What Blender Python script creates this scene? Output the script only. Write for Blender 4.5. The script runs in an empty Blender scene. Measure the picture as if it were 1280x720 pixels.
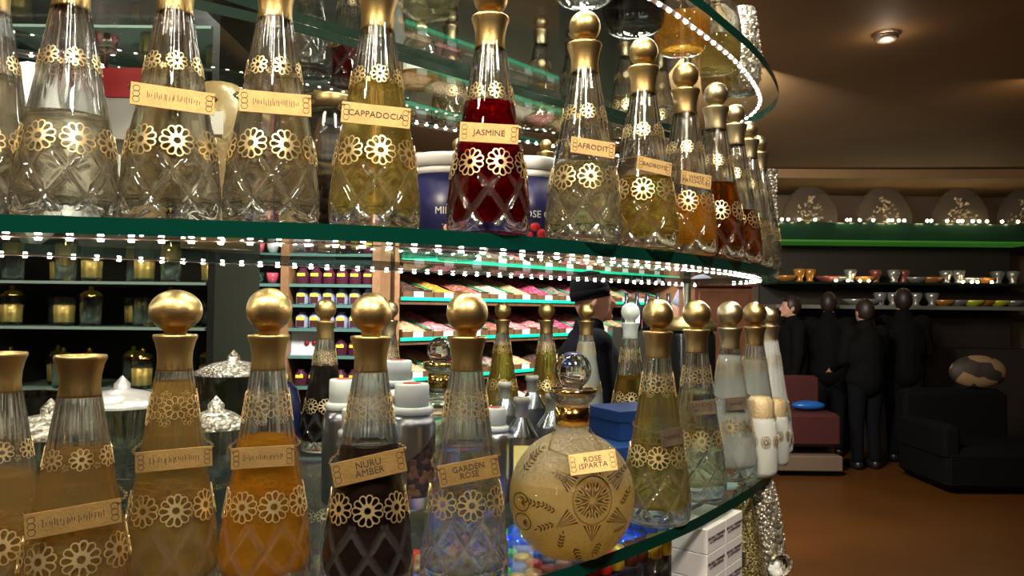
import bpy, math, random
from mathutils import Vector, Matrix
random.seed(7)
C = bpy.context.scene.collection
SC = bpy.context.scene
PI = math.pi
R = math.radians
# ------------------------------------------------------------------ camera
F = 924.0; EYE = 1.5
PITCH = math.atan(25/F); ROLL = R(0.6)
_fw = Vector((0, math.cos(PITCH), math.sin(PITCH)))
_up = Vector((0, -math.sin(PITCH), math.cos(PITCH)))
_rt = Vector((1, 0, 0))
RT = _rt*math.cos(ROLL) + _up*math.sin(ROLL)
UP = -_rt*math.sin(ROLL) + _up*math.cos(ROLL)
cam = bpy.data.cameras.new('camera'); camo = bpy.data.objects.new('camera', cam); C.objects.link(camo)
cam.lens = 36*F/1280; cam.sensor_width = 36; cam.clip_start = .02
m = Matrix.Identity(4)
for i in range(3):
    m[i][0] = RT[i]; m[i][1] = UP[i]; m[i][2] = -_fw[i]
m.translation = (0, 0, EYE)
camo.matrix_world = m
SC.camera = camo
def at(px, d, z):
    """point of the room at depth d and height z above the eye that stands at picture column px"""
    u = px-640
    # F*(RT.P) = u*(fw.P)
    a = F*RT.x - u*_fw.x
    b = u*(_fw.y*d+_fw.z*z) - F*(RT.y*d+RT.z*z)
    return Vector((b/a, d, EYE+z))
# ------------------------------------------------------------------ world, exposure, lamps
w = bpy.data.worlds.new('world'); SC.world = w; w.use_nodes = True
w.node_tree.nodes['Background'].inputs[0].default_value = (1, .82, .6, 1)
w.node_tree.nodes['Background'].inputs[1].default_value = .03
vs = SC.view_settings; vs.view_transform = 'Standard'; vs.look = 'None'; vs.gamma = 1; vs.use_curve_mapping = False
vs.exposure = 0.5
cy = SC.cycles
cy.max_bounces = 24; cy.transmission_bounces = 22; cy.transparent_max_bounces = 24; cy.glossy_bounces = 6; cy.diffuse_bounces = 3
cy.sample_clamp_indirect = 4; cy.sample_clamp_direct = 0; cy.blur_glossy = .6
cy.use_denoising = True
def area(name, loc, target, size, power, col, sy=None):
    l = bpy.data.lights.new(name, 'AREA'); l.energy = power; l.color = col; l.size = size
    if sy: l.shape = 'RECTANGLE'; l.size_y = sy
    o = bpy.data.objects.new(name, l); C.objects.link(o); o.location = loc
    o.rotation_euler = (Vector(target)-Vector(loc)).to_track_quat('-Z', 'Y').to_euler()
    return o
WARM = (1, .84, .62); COOL = (.93, .96, 1)
area('ceiling_lamp_light', (-.75, -.55, 2.9), (-.1, .8, 1.5), .3, 36, WARM)
area('ceiling_lamp_light', (.55, -.45, 2.9), (.2, .9, 1.5), .3, 34, (1, .88, .7))
area('backdrop_fill_light', (-.05, 1.0, 2.24), (-.05, .95, 1.5), .6, 7, (1, .93, .82), .08)  # added fill over the bottles, under the added dark board
area('added_counter_fill', (.0, .98, 1.198), (.0, .98, 1.0), .34, 1.6, (1, .96, .9), .03)  # added fill under the lowest shelf, brightens caps and crystal
area('backdrop_fill_light', (.25, 1.4, 2.24), (.25, 1.4, 1.5), .35, 4, (1, .93, .82), .08)  # second added fill below the same board
area('rack_light', (1.3, 4.3, 2.9), (.3, 6.0, 1.5), .5, 170, (1, .93, .82))
area('rack_light', (-.9, 3.0, 2.9), (-.9, 4.6, 1.5), .5, 75, (1, .95, .88))
area('rack_light', (-.1, 3.3, 2.7), (.1, 5.4, 1.4), .4, 30, (1, .95, .85))  # added fill in front of the rack to brighten the spice heaps
area('cabinet_lamp_light', (-1.2, 1.35, 2.9), (-1.1, 2.0, 1.4), .3, 22, (1, .93, .82))
area('hall_lamp_light', (3.4, 4.6, 2.85), (3.4, 7.4, 1.3), .3, 1.6, (1, .7, .4))
# ------------------------------------------------------------------ materials
def nt(name):
    M = bpy.data.materials.new(name); M.use_nodes = True
    return M, M.node_tree.nodes, M.node_tree.links
def mat(name, col, metal=0, rough=.5, trans=0, ior=1.45, emit=None, es=0, bump=0, bs=200, var=0, vs_=50, spec=None, coat=0):
    M, N, L = nt(name); p = N['Principled BSDF']
    p.inputs['Base Color'].default_value = (*col, 1); p.inputs['Metallic'].default_value = metal
    p.inputs['Roughness'].default_value = rough; p.inputs['Transmission Weight'].default_value = trans
    p.inputs['IOR'].default_value = ior; p.inputs['Coat Weight'].default_value = coat
    if spec is not None: p.inputs['Specular IOR Level'].default_value = spec
    if emit: p.inputs['Emission Color'].default_value = (*emit, 1); p.inputs['Emission Strength'].default_value = es
    tc = N.new('ShaderNodeTexCoord')
    if bump:
        t = N.new('ShaderNodeTexNoise'); t.inputs['Scale'].default_value = bs; t.inputs['Detail'].default_value = 3
        b = N.new('ShaderNodeBump'); b.inputs['Strength'].default_value = bump; b.inputs['Distance'].default_value = .002
        L.new(tc.outputs['Object'], t.inputs['Vector']); L.new(t.outputs['Fac'], b.inputs['Height']); L.new(b.outputs['Normal'], p.inputs['Normal'])
    if var:
        t = N.new('ShaderNodeTexNoise'); t.inputs['Scale'].default_value = vs_; t.inputs['Detail'].default_value = 4
        r = N.new('ShaderNodeValToRGB')
        r.color_ramp.elements[0].position = .3; r.color_ramp.elements[1].position = .7
        r.color_ramp.elements[0].color = (*[c*(1-var) for c in col], 1); r.color_ramp.elements[1].color = (*[min(1, c*(1+var)) for c in col], 1)
        L.new(tc.outputs['Object'], t.inputs['Vector']); L.new(t.outputs['Fac'], r.inputs['Fac']); L.new(r.outputs['Color'], p.inputs['Base Color'])
    return M
def glassmat(name, col=(1, 1, 1), ior=1.45, rough=0, clear=.3, bump=0, bs=100, ccol=None, haze=0, hcol=None):
    """clear glass mixed with a share of straight see-through, as thin glass lets light pass"""
    M, N, L = nt(name); N.remove(N['Principled BSDF'])
    g = N.new('ShaderNodeBsdfGlass'); g.inputs['Color'].default_value = (*col, 1); g.inputs['IOR'].default_value = ior; g.inputs['Roughness'].default_value = rough
    t = N.new('ShaderNodeBsdfTransparent'); t.inputs['Color'].default_value = (*(ccol or col), 1)
    x = N.new('ShaderNodeMixShader'); x.inputs[0].default_value = clear
    L.new(g.outputs[0], x.inputs[1]); L.new(t.outputs[0], x.inputs[2]); out = x
    if haze:
        d = N.new('ShaderNodeBsdfDiffuse'); tl = N.new('ShaderNodeBsdfTranslucent'); ad = N.new('ShaderNodeMixShader'); y = N.new('ShaderNodeMixShader')
        for q in (d, tl): q.inputs['Color'].default_value = (*(hcol or col), 1)
        ad.inputs[0].default_value = .5; y.inputs[0].default_value = haze
        L.new(d.outputs[0], ad.inputs[1]); L.new(tl.outputs[0], ad.inputs[2]); L.new(x.outputs[0], y.inputs[1]); L.new(ad.outputs[0], y.inputs[2]); out = y
    L.new(out.outputs[0], N['Material Output'].inputs['Surface'])
    if bump:
        tc = N.new('ShaderNodeTexCoord'); n = N.new('ShaderNodeTexNoise'); n.inputs['Scale'].default_value = bs
        b = N.new('ShaderNodeBump'); b.inputs['Strength'].default_value = bump; b.inputs['Distance'].default_value = .003
        L.new(tc.outputs['Object'], n.inputs['Vector']); L.new(n.outputs['Fac'], b.inputs['Height']); L.new(b.outputs['Normal'], g.inputs['Normal'])
    return M
def thinglass(name, tint):
    M, N, L = nt(name); N.remove(N['Principled BSDF'])
    g = N.new('ShaderNodeBsdfGlossy'); g.inputs['Roughness'].default_value = .02; g.inputs['Color'].default_value = (1, 1, 1, 1)
    t = N.new('ShaderNodeBsdfTransparent'); t.inputs['Color'].default_value = (*tint, 1)
    f = N.new('ShaderNodeLayerWeight'); f.inputs['Blend'].default_value = .22
    mt = N.new('ShaderNodeMath'); mt.operation = 'MULTIPLY'; mt.inputs[1].default_value = .28
    x = N.new('ShaderNodeMixShader')
    L.new(f.outputs['Fresnel'], mt.inputs[0]); L.new(mt.outputs[0], x.inputs[0]); L.new(t.outputs[0], x.inputs[1]); L.new(g.outputs[0], x.inputs[2])
    L.new(x.outputs[0], N['Material Output'].inputs['Surface'])
    return M
def voro(name, cols, scale, rough=.6, bump=.6, metal=0, dist=.004):
    """grains or chips: one colour per cell"""
    M, N, L = nt(name); p = N['Principled BSDF']; p.inputs['Roughness'].default_value = rough; p.inputs['Metallic'].default_value = metal
    tc = N.new('ShaderNodeTexCoord'); v = N.new('ShaderNodeTexVoronoi'); v.inputs['Scale'].default_value = scale
    r = N.new('ShaderNodeValToRGB'); r.color_ramp.interpolation = 'CONSTANT'
    while len(r.color_ramp.elements) < len(cols): r.color_ramp.elements.new(.5)
    for i, c in enumerate(cols):
        r.color_ramp.elements[i].position = i/len(cols); r.color_ramp.elements[i].color = (*c, 1)
    b = N.new('ShaderNodeBump'); b.inputs['Strength'].default_value = bump; b.inputs['Distance'].default_value = dist; b.invert = True
    L.new(tc.outputs['Object'], v.inputs['Vector']); L.new(v.outputs['Color'], r.inputs['Fac']); L.new(r.outputs['Color'], p.inputs['Base Color'])
    L.new(v.outputs['Distance'], b.inputs['Height']); L.new(b.outputs['Normal'], p.inputs['Normal'])
    return M
G = {}
G['gold'] = mat('satin_gold', (.60, .42, .17), 1, .36, bump=.12, bs=900)
G['palegold'] = mat('pale_satin_gold', (.60, .48, .28), 1, .38, bump=.12, bs=900)
G['filigree'] = mat('bright_filigree', (.86, .68, .36), .9, .34)
G['brass'] = mat('brass_plate', (.40, .26, .10), .55, .55, bump=.15, bs=600, var=.12, vs_=80)
G['darkbrass'] = mat('tarnished_plate', (.16, .12, .08), .7, .45, var=.2)
G['chain'] = mat('chain_metal', (.20, .13, .06), .9, .4)
G['ink'] = mat('dark_engraving', (.03, .015, .01), 0, .6)
G['polish'] = mat('polished_gold', (.85, .52, .14), 1, .12)
G['glass'] = glassmat('bottle_glass', (.985, .99, .98), 1.45, 0, .2)
G['cut'] = glassmat('whitened_cut_facet', (.99, .99, .98), 1.52, .04, .05, haze=.035, hcol=(.95, .94, .9))  # white diffuse share puts the light caught by the grooves into the colour
G['brass2'] = mat('darker_brass_plate', (.34, .215, .075), .7, .42, bump=.15, bs=600, var=.12, vs_=80)  # darker brass for the plates of the lowest shelf
G['crystal'] = glassmat('cut_crystal', (.97, .98, .97), 1.5, .0, .2)
G['smoke'] = glassmat('smoky_crystal', (.72, .72, .68), 1.45, .05, .2)
G['frost'] = mat('frosted_glass', (.78, .80, .78), 0, .45, .45, 1.3)
G['shelf'] = thinglass('shelf_glass', (.93, .975, .95))
G['edge'] = mat('green_glass_edge', (.0015, .034, .024), 0, .12, coat=.3)
G['darkedge'] = mat('dark_glass_edge', (.008, .016, .011), 0, .15)
G['led'] = mat('led_diode', (1, 1, 1), emit=(1, .97, .9), es=170)
G['ledwarm'] = mat('warm_led', (1, 1, 1), emit=(1, .78, .45), es=30)
G['strip'] = mat('led_strip_tape', (.10, .05, .03), 0, .6)
def liquid(name, c, haze=0, h=None): return glassmat(name, c, 1.33, 0, .2, haze=haze, hcol=h)
LQ = dict(clear=liquid('clear_liquid', (.99, .99, .98)), pale=liquid('pale_yellow_liquid', (.985, .955, .78), .03, (.8, .7, .4)), yellow=liquid('yellow_liquid', (.97, .87, .48), .10, (.7, .52, .16)),
          olive=liquid('olive_liquid', (.93, .80, .36), .12, (.5, .36, .08)), amber=liquid('amber_liquid', (.96, .66, .16), .22, (1, .50, .06)), honey=liquid('honey_liquid', (.95, .77, .42), .16, (.85, .58, .24)), smoke=liquid('smoky_liquid', (.90, .85, .76), .05, (.5, .42, .3)),
          red=liquid('red_liquid', (.50, .01, .02), .06, (.28, .002, .01)), dark=mat('black_liquid', (.012, .007, .006), 0, .12, .0), brown=liquid('brown_liquid', (.62, .28, .06), .08, (.3, .12, .02)),
          milk=mat('milky_liquid', (.72, .75, .73), 0, .35, .35, 1.3))
# ------------------------------------------------------------------ mesh builder
class MB:
    def __init__(s): s.v = []; s.f = []; s.sm = []; s.mi = []; s.cur = 0
    def add(s, vs, fs, smooth=True):
        o = len(s.v); s.v += [tuple(v) for v in vs]
        for f in fs: s.f.append([i+o for i in f]); s.sm.append(smooth); s.mi.append(s.cur)
        return s
    def lathe(s, prof, seg=32, fn=None, M=None, smooth=True, flip=False):
        vs = []
        for (r, z) in prof:
            for k in range(seg):
                a = 2*PI*k/seg
                q = fn(r, z, a) if fn else r
                vs.append(Vector((q*math.cos(a), q*math.sin(a), z)))
        if M is not None: vs = [M @ v for v in vs]
        fs = []
        for i in range(len(prof)-1):
            for k in range(seg):
                a, b = i*seg+k, i*seg+(k+1) % seg
                f = [a, b, b+seg, a+seg]
                fs.append(f[::-1] if flip else f)
        return s.add(vs, fs, smooth)
    def cap(s, r, z, seg=32, up=True, M=None):
        vs = [Vector((r*math.cos(2*PI*k/seg), r*math.sin(2*PI*k/seg), z)) for k in range(seg)]
        if M is not None: vs = [M @ v for v in vs]
        f = list(range(seg)); return s.add(vs, [f if up else f[::-1]], False)
    def box(s, c, d, M=None, bev=0):
        x, y, z = d[0]/2, d[1]/2, d[2]/2
        if bev:
            vs = []; 
            for sz in (-1, 1):
                for (ix, iz) in ((0, 1), (1, 0)) if sz < 0 else ((1, 0), (0, 1)):
                    e = bev
                    xx, yy = x-e*ix if iz == 0 else x-e, y-e*ix if iz == 0 else y-e
                    xx = x-(e if iz else 0); yy = y-(e if iz else 0); zz = sz*(z-(0 if iz else e))
                    for (a, b, ox, oy) in ((-1, -1, 1, 0), (1, -1, -1, 0), (1, -1, 0, 1), (1, 1, 0, -1), (1, 1, -1, 0), (-1, 1, 1, 0), (-1, 1, 0, -1), (-1, -1, 0, 1)):
                        vs.append(Vector((a*xx+ox*e*.7, b*yy+oy*e*.7, zz)))
            fs = [list(range(7, -1, -1)), list(range(24, 32))]
            for r_ in range(3):
                for k in range(8): fs.append([r_*8+k, r_*8+(k+1) % 8, (r_+1)*8+(k+1) % 8, (r_+1)*8+k])
        else:
            vs = [Vector((a*x, b*y, g*z)) for g in (-1, 1) for (a, b) in ((-1, -1), (1, -1), (1, 1), (-1, 1))]
            fs = [[3, 2, 1, 0], [4, 5, 6, 7], [0, 1, 5, 4], [1, 2, 6, 5], [2, 3, 7, 6], [3, 0, 4, 7]]
        c = Vector(c); vs = [v+c for v in vs]
        if M is not None: vs = [M @ v for v in vs]
        return s.add(vs, fs, False)
    def sphere(s, c, r, seg=24, rings=14, sc=(1, 1, 1)):
        vs = []
        for i in range(rings+1):
            t = PI*i/rings
            for k in range(seg):
                a = 2*PI*k/seg
                vs.append((c[0]+r*sc[0]*math.sin(t)*math.cos(a), c[1]+r*sc[1]*math.sin(t)*math.sin(a), c[2]-r*sc[2]*math.cos(t)))
        fs = [[i*seg+k, i*seg+(k+1) % seg, (i+1)*seg+(k+1) % seg, (i+1)*seg+k] for i in range(rings) for k in range(seg)]
        return s.add(vs, fs, True)
    def torus(s, M, R1, r, a=10, b=4):
        vs = [M @ Vector(((R1+r*math.cos(2*PI*j/b))*math.cos(2*PI*i/a), (R1+r*math.cos(2*PI*j/b))*math.sin(2*PI*i/a), r*math.sin(2*PI*j/b))) for i in range(a) for j in range(b)]
        fs = [[i*b+j, ((i+1) % a)*b+j, ((i+1) % a)*b+(j+1) % b, i*b+(j+1) % b] for i in range(a) for j in range(b)]
        return s.add(vs, fs, True)
    def tube(s, pts, rad, seg=8, closed=False):
        pts = [Vector(p) for p in pts]; n = len(pts); vs = []
        for i, p in enumerate(pts):
            t = (pts[(i+1) % n if closed else min(i+1, n-1)]-pts[(i-1) % n if closed else max(i-1, 0)]).normalized()
            u = t.cross(Vector((0, 0, 1)));
            if u.length < 1e-3: u = Vector((1, 0, 0))
            u.normalize(); v = t.cross(u)
            r = rad[i] if isinstance(rad, (list, tuple)) else rad
            for k in range(seg): vs.append(p+u*r*math.cos(2*PI*k/seg)+v*r*math.sin(2*PI*k/seg))
        m_ = n if closed else n-1
        fs = [[i*seg+k, i*seg+(k+1) % seg, ((i+1) % n)*seg+(k+1) % seg, ((i+1) % n)*seg+k] for i in range(m_) for k in range(seg)]
        if not closed: fs += [list(range(seg))[::-1], [(n-1)*seg+k for k in range(seg)]]
        return s.add(vs, fs, True)
    def poly(s, pts, z0, z1, side=0, top=0, nf=None):
        n = len(pts); s.cur = top
        s.add([(x, y, z1) for x, y in pts], [list(range(n))], False)
        s.add([(x, y, z0) for x, y in pts], [list(range(n))[::-1]], False)
        s.cur = side
        s.add([(x, y, z) for z in (z0, z1) for x, y in pts], [[i, (i+1) % n, n+(i+1) % n, n+i] for i in range(n)], False)
        if nf:
            for i in range(nf-1, n): s.mi[len(s.mi)-n+i] = 2
        s.cur = 0; return s
    def mesh(s, name, *mats):
        me = bpy.data.meshes.new(name); me.from_pydata(s.v, [], s.f)
        me.polygons.foreach_set('use_smooth', s.sm); me.polygons.foreach_set('material_index', s.mi)
        for q in mats: me.materials.append(q)
        me.update(); return me
def link(name, me, parent=None, mt=None, kind=None, label=None):
    o = bpy.data.objects.new(name, me); C.objects.link(o)
    if parent: o.parent = parent
    if mt: o.material_slots[0].link = 'OBJECT'; o.material_slots[0].material = mt
    if kind: o['kind'] = kind
    if label: o['label'] = label
    return o
def tag(o, label, cat, group=None):
    o['label'] = label; o['category'] = cat
    if group: o['group'] = group
    return o
def thing(name, label, cat, loc, rotz=0, group=None):
    o = bpy.data.objects.new(name, None); C.objects.link(o); o.location = loc; o.rotation_euler = (0, 0, rotz)
    o.empty_display_size = .02
    return tag(o, label, cat, group)
def struct(name, mb, m): return link(name, mb.mesh(name, m), kind='structure')
_tc = {}
def text(s, size, extr=.0002, align='CENTER', space=1.0):
    k = (s, size, align)
    if k in _tc: return _tc[k]
    cu = bpy.data.curves.new('t', 'FONT'); cu.body = s; cu.size = size; cu.extrude = extr; cu.align_x = align; cu.align_y = 'CENTER'
    cu.space_line = .85; cu.space_character = space; cu.resolution_u = 2; cu.offset = 0
    o = bpy.data.objects.new('t', cu); C.objects.link(o); bpy.context.view_layer.update()
    me = bpy.data.meshes.new_from_object(o.evaluated_get(bpy.context.evaluated_depsgraph_get())); bpy.data.objects.remove(o)
    me.materials.clear(); me.materials.append(G['ink']); _tc[k] = me
    return me
# ------------------------------------------------------------------ the hall
plaster = mat('brown_plaster', (.20, .115, .048), 0, .7, var=.12, vs_=1.2, bump=.1, bs=40)
wallm = mat('dark_wall', (.085, .055, .035), 0, .7, var=.2, vs_=2)
floorm = mat('brown_floor', (.075, .026, .0035), 0, .38, var=.15, vs_=1.5)
struct('floor', MB().box((1, 3, -.05), (12, 13, .1)), floorm)
struct('ceiling', MB().box((1, 3, 3.05), (12, 13, .1)), plaster)
struct('wall_back', MB().box((1, 8.95, 1.5), (12, .1, 3)), wallm)
struct('wall_left', MB().box((-3.5, 3, 1.5), (.1, 12, 3)), wallm)
struct('wall_right', MB().box((6.6, 3, 1.5), (.1, 12, 3)), wallm)
struct('wall_front', MB().box((1, -2.6, 1.5), (12, .1, 3)), wallm)
cb = MB()
n = 24
pts = [(-3.4, 8.85)]+[(6.5, 8.85)]+[(6.5-(9.9)*i/n, 7.5+.25*math.sin(i/n*PI*1.3)) for i in range(n+1)]
cb.poly(pts, 2.9, 2.995)
struct('trim_1', cb, plaster)
# recessed downlight
t = thing('downlight', 'small recessed ceiling downlight glowing in the brown ceiling above the dark hall', 'ceiling light', at(1108, 3.95, 1.49))
link('frame', MB().lathe([(.03, 0), (.06, 0), (.062, -.012), (.045, -.03), (.03, -.02), (.03, 0)], 24).mesh('downlight_frame', mat('downlight_metal', (.25, .2, .16), .6, .4)), t)
link('bulb', MB().sphere((0, 0, -.012), .026, 16, 8, (1, 1, .6)).mesh('downlight_bulb', mat('lamp_glow', (1, 1, 1), emit=(1, .82, .6), es=18)), t)
l = bpy.data.lights.new('downlight_spill', 'POINT'); l.energy = .8; l.color = (1, .78, .55); l.shadow_soft_size = .03
o = bpy.data.objects.new('downlight_spill', l); C.objects.link(o); o.location = at(1108, 3.95, 1.41)
# ------------------------------------------------------------------ display shelves
front = [(-.95, .60), (-.7, .60), (-.5, .615), (-.41, .63), (-.32, .645), (-.23, .66), (-.13, .685), (-.02, .745), (.06, .805), (.133, .875), (.236, .985), (.31, 1.08), (.383, 1.18), (.45, 1.29), (.495, 1.38), (.522, 1.45), (.535, 1.53), (.53, 1.61), (.50, 1.70)]
def smooth(pts, k=4):
    out = []
    for i in range(len(pts)-1):
        p0 = Vector(pts[max(i-1, 0)]); p1 = Vector(pts[i]); p2 = Vector(pts[i+1]); p3 = Vector(pts[min(i+2, len(pts)-1)])
        for j in range(k):
            t_ = j/k
            out.append(.5*((2*p1)+(p2-p0)*t_+(2*p0-5*p1+4*p2-p3)*t_*t_+(3*p1-p0-3*p2+p3)*t_**3))
    out.append(Vector(pts[-1])); return [(p.x, p.y) for p in out]
fc = smooth(front)
back_mid = [(.44, 1.79), (.30, 1.66), (0, 1.385), (-.38, 1.08), (-.62, .93), (-.95, .84)]
back_low = [(.42, 1.90), (.25, 2.02), (.0, 2.05), (-.3, 2.0), (-.95, 1.9)]
ZM, ZL, ZU, TH = EYE+.075, EYE-.28, EYE+.43, .015
def offset(path, d):
    out = []
    for i, p in enumerate(path):
        a = Vector(path[max(i-1, 0)]); b = Vector(path[min(i+1, len(path)-1)]); t_ = (b-a).normalized()
        out.append((p[0]-t_.y*d, p[1]+t_.x*d))
    return out
def led_strip(parent, path, z, step, warm=False):
    mb = MB(); 
    for i in range(len(path)-1):
        a, b = Vector((*path[i], z)), Vector((*path[i+1], z)); t_ = (b-a).normalized(); n_ = Vector((-t_.y, t_.x, 0))*.0045; dz = Vector((0, 0, .0008))
        mb.add([a-n_, b-n_, b+n_, a+n_, a-n_-dz, b-n_-dz, b+n_-dz, a+n_-dz], [[0, 1, 2, 3], [7, 6, 5, 4], [0, 4, 5, 1], [2, 6, 7, 3]], False)
    st = link('led_strip', mb.mesh('led_strip', G['strip']), parent)
    acc = 0; nxt = step/2; k = 0
    dm = bpy.data.meshes.get('diode_mesh') or MB().box((0, 0, -.0012), (.0042, .0034, .0018)).mesh('diode_mesh', G['led'])
    for i in range(len(path)-1):
        a, b = Vector(path[i]), Vector(path[i+1]); L_ = (b-a).length
        while nxt < acc+L_:
            p = a+(b-a)*((nxt-acc)/L_)
            o = link('diode', dm, st); o.location = (p.x, p.y, z-.0008); o.rotation_euler = (0, 0, math.atan2((b-a).y, (b-a).x)); nxt += step; k += 1
        acc += L_
    return st
def shelf(label, z, outline, ledpaths, edge='edge'):
    # z: top face
    t = thing('glass_shelf', label, 'shelf', (0, 0, 0), 0, 'curved glass shelves of the display')
    link('glass_pane', MB().poly(outline, z-TH, z, side=1, nf=len(fc)).mesh('glass_pane', G['shelf'], G[edge], G['darkedge']), t)
    for p in ledpaths: led_strip(t, p, z-TH-.0004, .026)
    return t
led_f = offset([p for p in fc if p[0] > -.62 and p[1] < 1.66], .034)
shelf('middle curved glass shelf with thick green edge under the row of corked tall bottles'.replace('corked ', ''), ZM, fc+back_mid, [led_f, offset(back_mid[::-1], -.012)])
shelf('lowest curved glass shelf with dark green edge carrying the round crackle flask', ZL, fc+back_low, [])
back_up = [(.44, 1.77), (.26, 1.62), (-.32, 1.07), (-.6, .80), (-.95, .76)]
shelf('topmost glass shelf with dark inner edge over the middle bottle row', ZU, fc+back_up, [led_f])
far_line = [(-.9, 1.2), (-.45, 1.5), (-.18, 1.72), (.07, 1.89), (.25, 2.0), (.4, 2.06)]
shelf('far glass shelf at top height behind the dark inner edge', ZU, [(-.9, .90), (-.6, .92), (-.32, 1.12), (.26, 1.67), (.44, 1.84)]+far_line[::-1], [offset(smooth(far_line), -.03)], 'darkedge')
# slim metal uprights that carry the shelves
um = mat('upright_metal', (.12, .10, .08), .8, .4)
for (x, y, lb) in ((-.66, .80, 'slim dark metal post carrying the glass shelves at the far left'), (.40, 1.69, 'slim dark metal post inside the rounded right end of the glass shelves')):
    t = thing('shelf_post', lb, 'post', (x, y, 0))
    for (a, b) in ((1.10, ZL-TH), (ZL, ZM-TH), (ZM, ZU-TH), (ZU, 2.26)):
        link('post_section', MB().lathe([(.0, a), (.009, a), (.009, b), (0, b)], 12).mesh('post_section', um), t)
t = thing('added_backdrop', 'dark canopy board added over the topmost glass shelf to darken the view', 'backdrop', (0, 0, 0))  # added board, hides the lit ceiling behind the top shelf
link('board', MB().poly([(-.8, .62), (-.3, .66), (.1, .86), (.35, 1.15), (.5, 1.45), (.52, 1.7), (.48, 2.9), (-.8, 2.9)], 2.26, 2.30).mesh('backdrop_board', mat('backdrop_dark', (.03, .024, .02), .1, .3)), t)
for (x, y) in ((-.35, .95), (.05, 1.15), (.3, 1.5), (-.1, 1.6)):
    link('added_spot', MB().lathe([(.0001, -.004), (.02, -.004), (.026, -.006), (.028, 0), (.0001, 0)], 20).mesh('backdrop_spot', mat('added_spot_glow', (1, 1, 1), emit=(1, .93, .8), es=25)), t).location = (x, y, 2.2598)  # invented glowing spots that go with the added board
# counter under the lowest shelf
dk = mat('counter_dark', (.02, .022, .024), 0, .25)
cin = offset(fc, .03)
t = thing('display_counter', 'dark display counter standing under the lowest glass shelf', 'counter', (0, 0, 0))
bk = [(.36, 1.86), (.2, 1.97), (0, 2.0), (-.3, 1.95), (-.95, 1.86)]
link('countertop', MB().poly(cin+bk, 1.07, 1.09).mesh('countertop', dk), t)
link('body', MB().poly(offset(fc, .09)+[(.3, 1.8), (-.3, 1.9), (-.95, 1.8)], .0, 1.07).mesh('counter_body', mat('counter_wood', (.05, .03, .02), 0, .5)), t)
# ------------------------------------------------------------------ tall cut glass bottles
LOWP = [(0, .0405), (.002, .0425), (.006, .044), (.02, .0452), (.04, .0442), (.07, .0405), (.1, .0357), (.13, .0305), (.155, .0267), (.18, .0232), (.2, .0205), (.22, .0175), (.236, .0155)]
def mkprof(k):
    return [(z if z < .07 else .07+(z-.07)*k, r) for z, r in LOWP]
def interp(P, z):
    for i in range(len(P)-1):
        if z <= P[i+1][0]:
            a, b = P[i], P[i+1]; t_ = (z-a[0])/(b[0]-a[0]); return a[1]+(b[1]-a[1])*max(0, t_)
    return P[-1][1]
def rosette(P, zc, az, rad, npet=10, off=.0007, th=.0005, thin=False):
    """flat ring of petals bent round the cone"""
    mb = MB()
    def mp(u, v, h=0):
        z = zc+v; r = interp(P, max(0, z))+off+h; a = az-PI/2+u/max(.005, interp(P, zc)); return (r*math.cos(a), r*math.sin(a), z)
    def band(outer, inner):
        n_ = len(outer); vs = [mp(*p, th) for p in outer]+[mp(*p, th) for p in inner]+[mp(*p) for p in outer]
        mb.add(vs, [[i, (i+1) % n_, n_+(i+1) % n_, n_+i] for i in range(n_)]+[[2*n_+i, 2*n_+(i+1) % n_, (i+1) % n_, i] for i in range(n_)], False)
    for k in range(npet):
        a = 2*PI*(k+.5)/npet; ca, sa = math.cos(a), math.sin(a); O = []; I = []
        for j in range(12):
            t_ = 2*PI*j/12
            x = rad*(.66+.34*math.cos(t_)); wd = rad*.29*math.sin(t_)*(.42+.62*(x/rad))
            xi = rad*(.665+.262*math.cos(t_)); wi = rad*.225*math.sin(t_)*(.0+1.0*(xi/rad))
            if thin: xi, wi = rad*(.66+.295*math.cos(t_)), wd*.80
            O.append((x*ca-wd*sa, x*sa+wd*ca)); I.append((xi*ca-wi*sa, xi*sa+wi*ca))
        band(O, I)
    m_ = 20
    if thin: return mb
    O = [(rad*.43*math.cos(2*PI*j/m_), rad*.43*math.sin(2*PI*j/m_)) for j in range(m_)]
    I = [((rad*(.24 if j % 2 else .19))*math.cos(2*PI*j/m_), (rad*(.24 if j % 2 else .19))*math.sin(2*PI*j/m_)) for j in range(m_)]
    band(O, I)
    return mb
class Kind: pass
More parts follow.
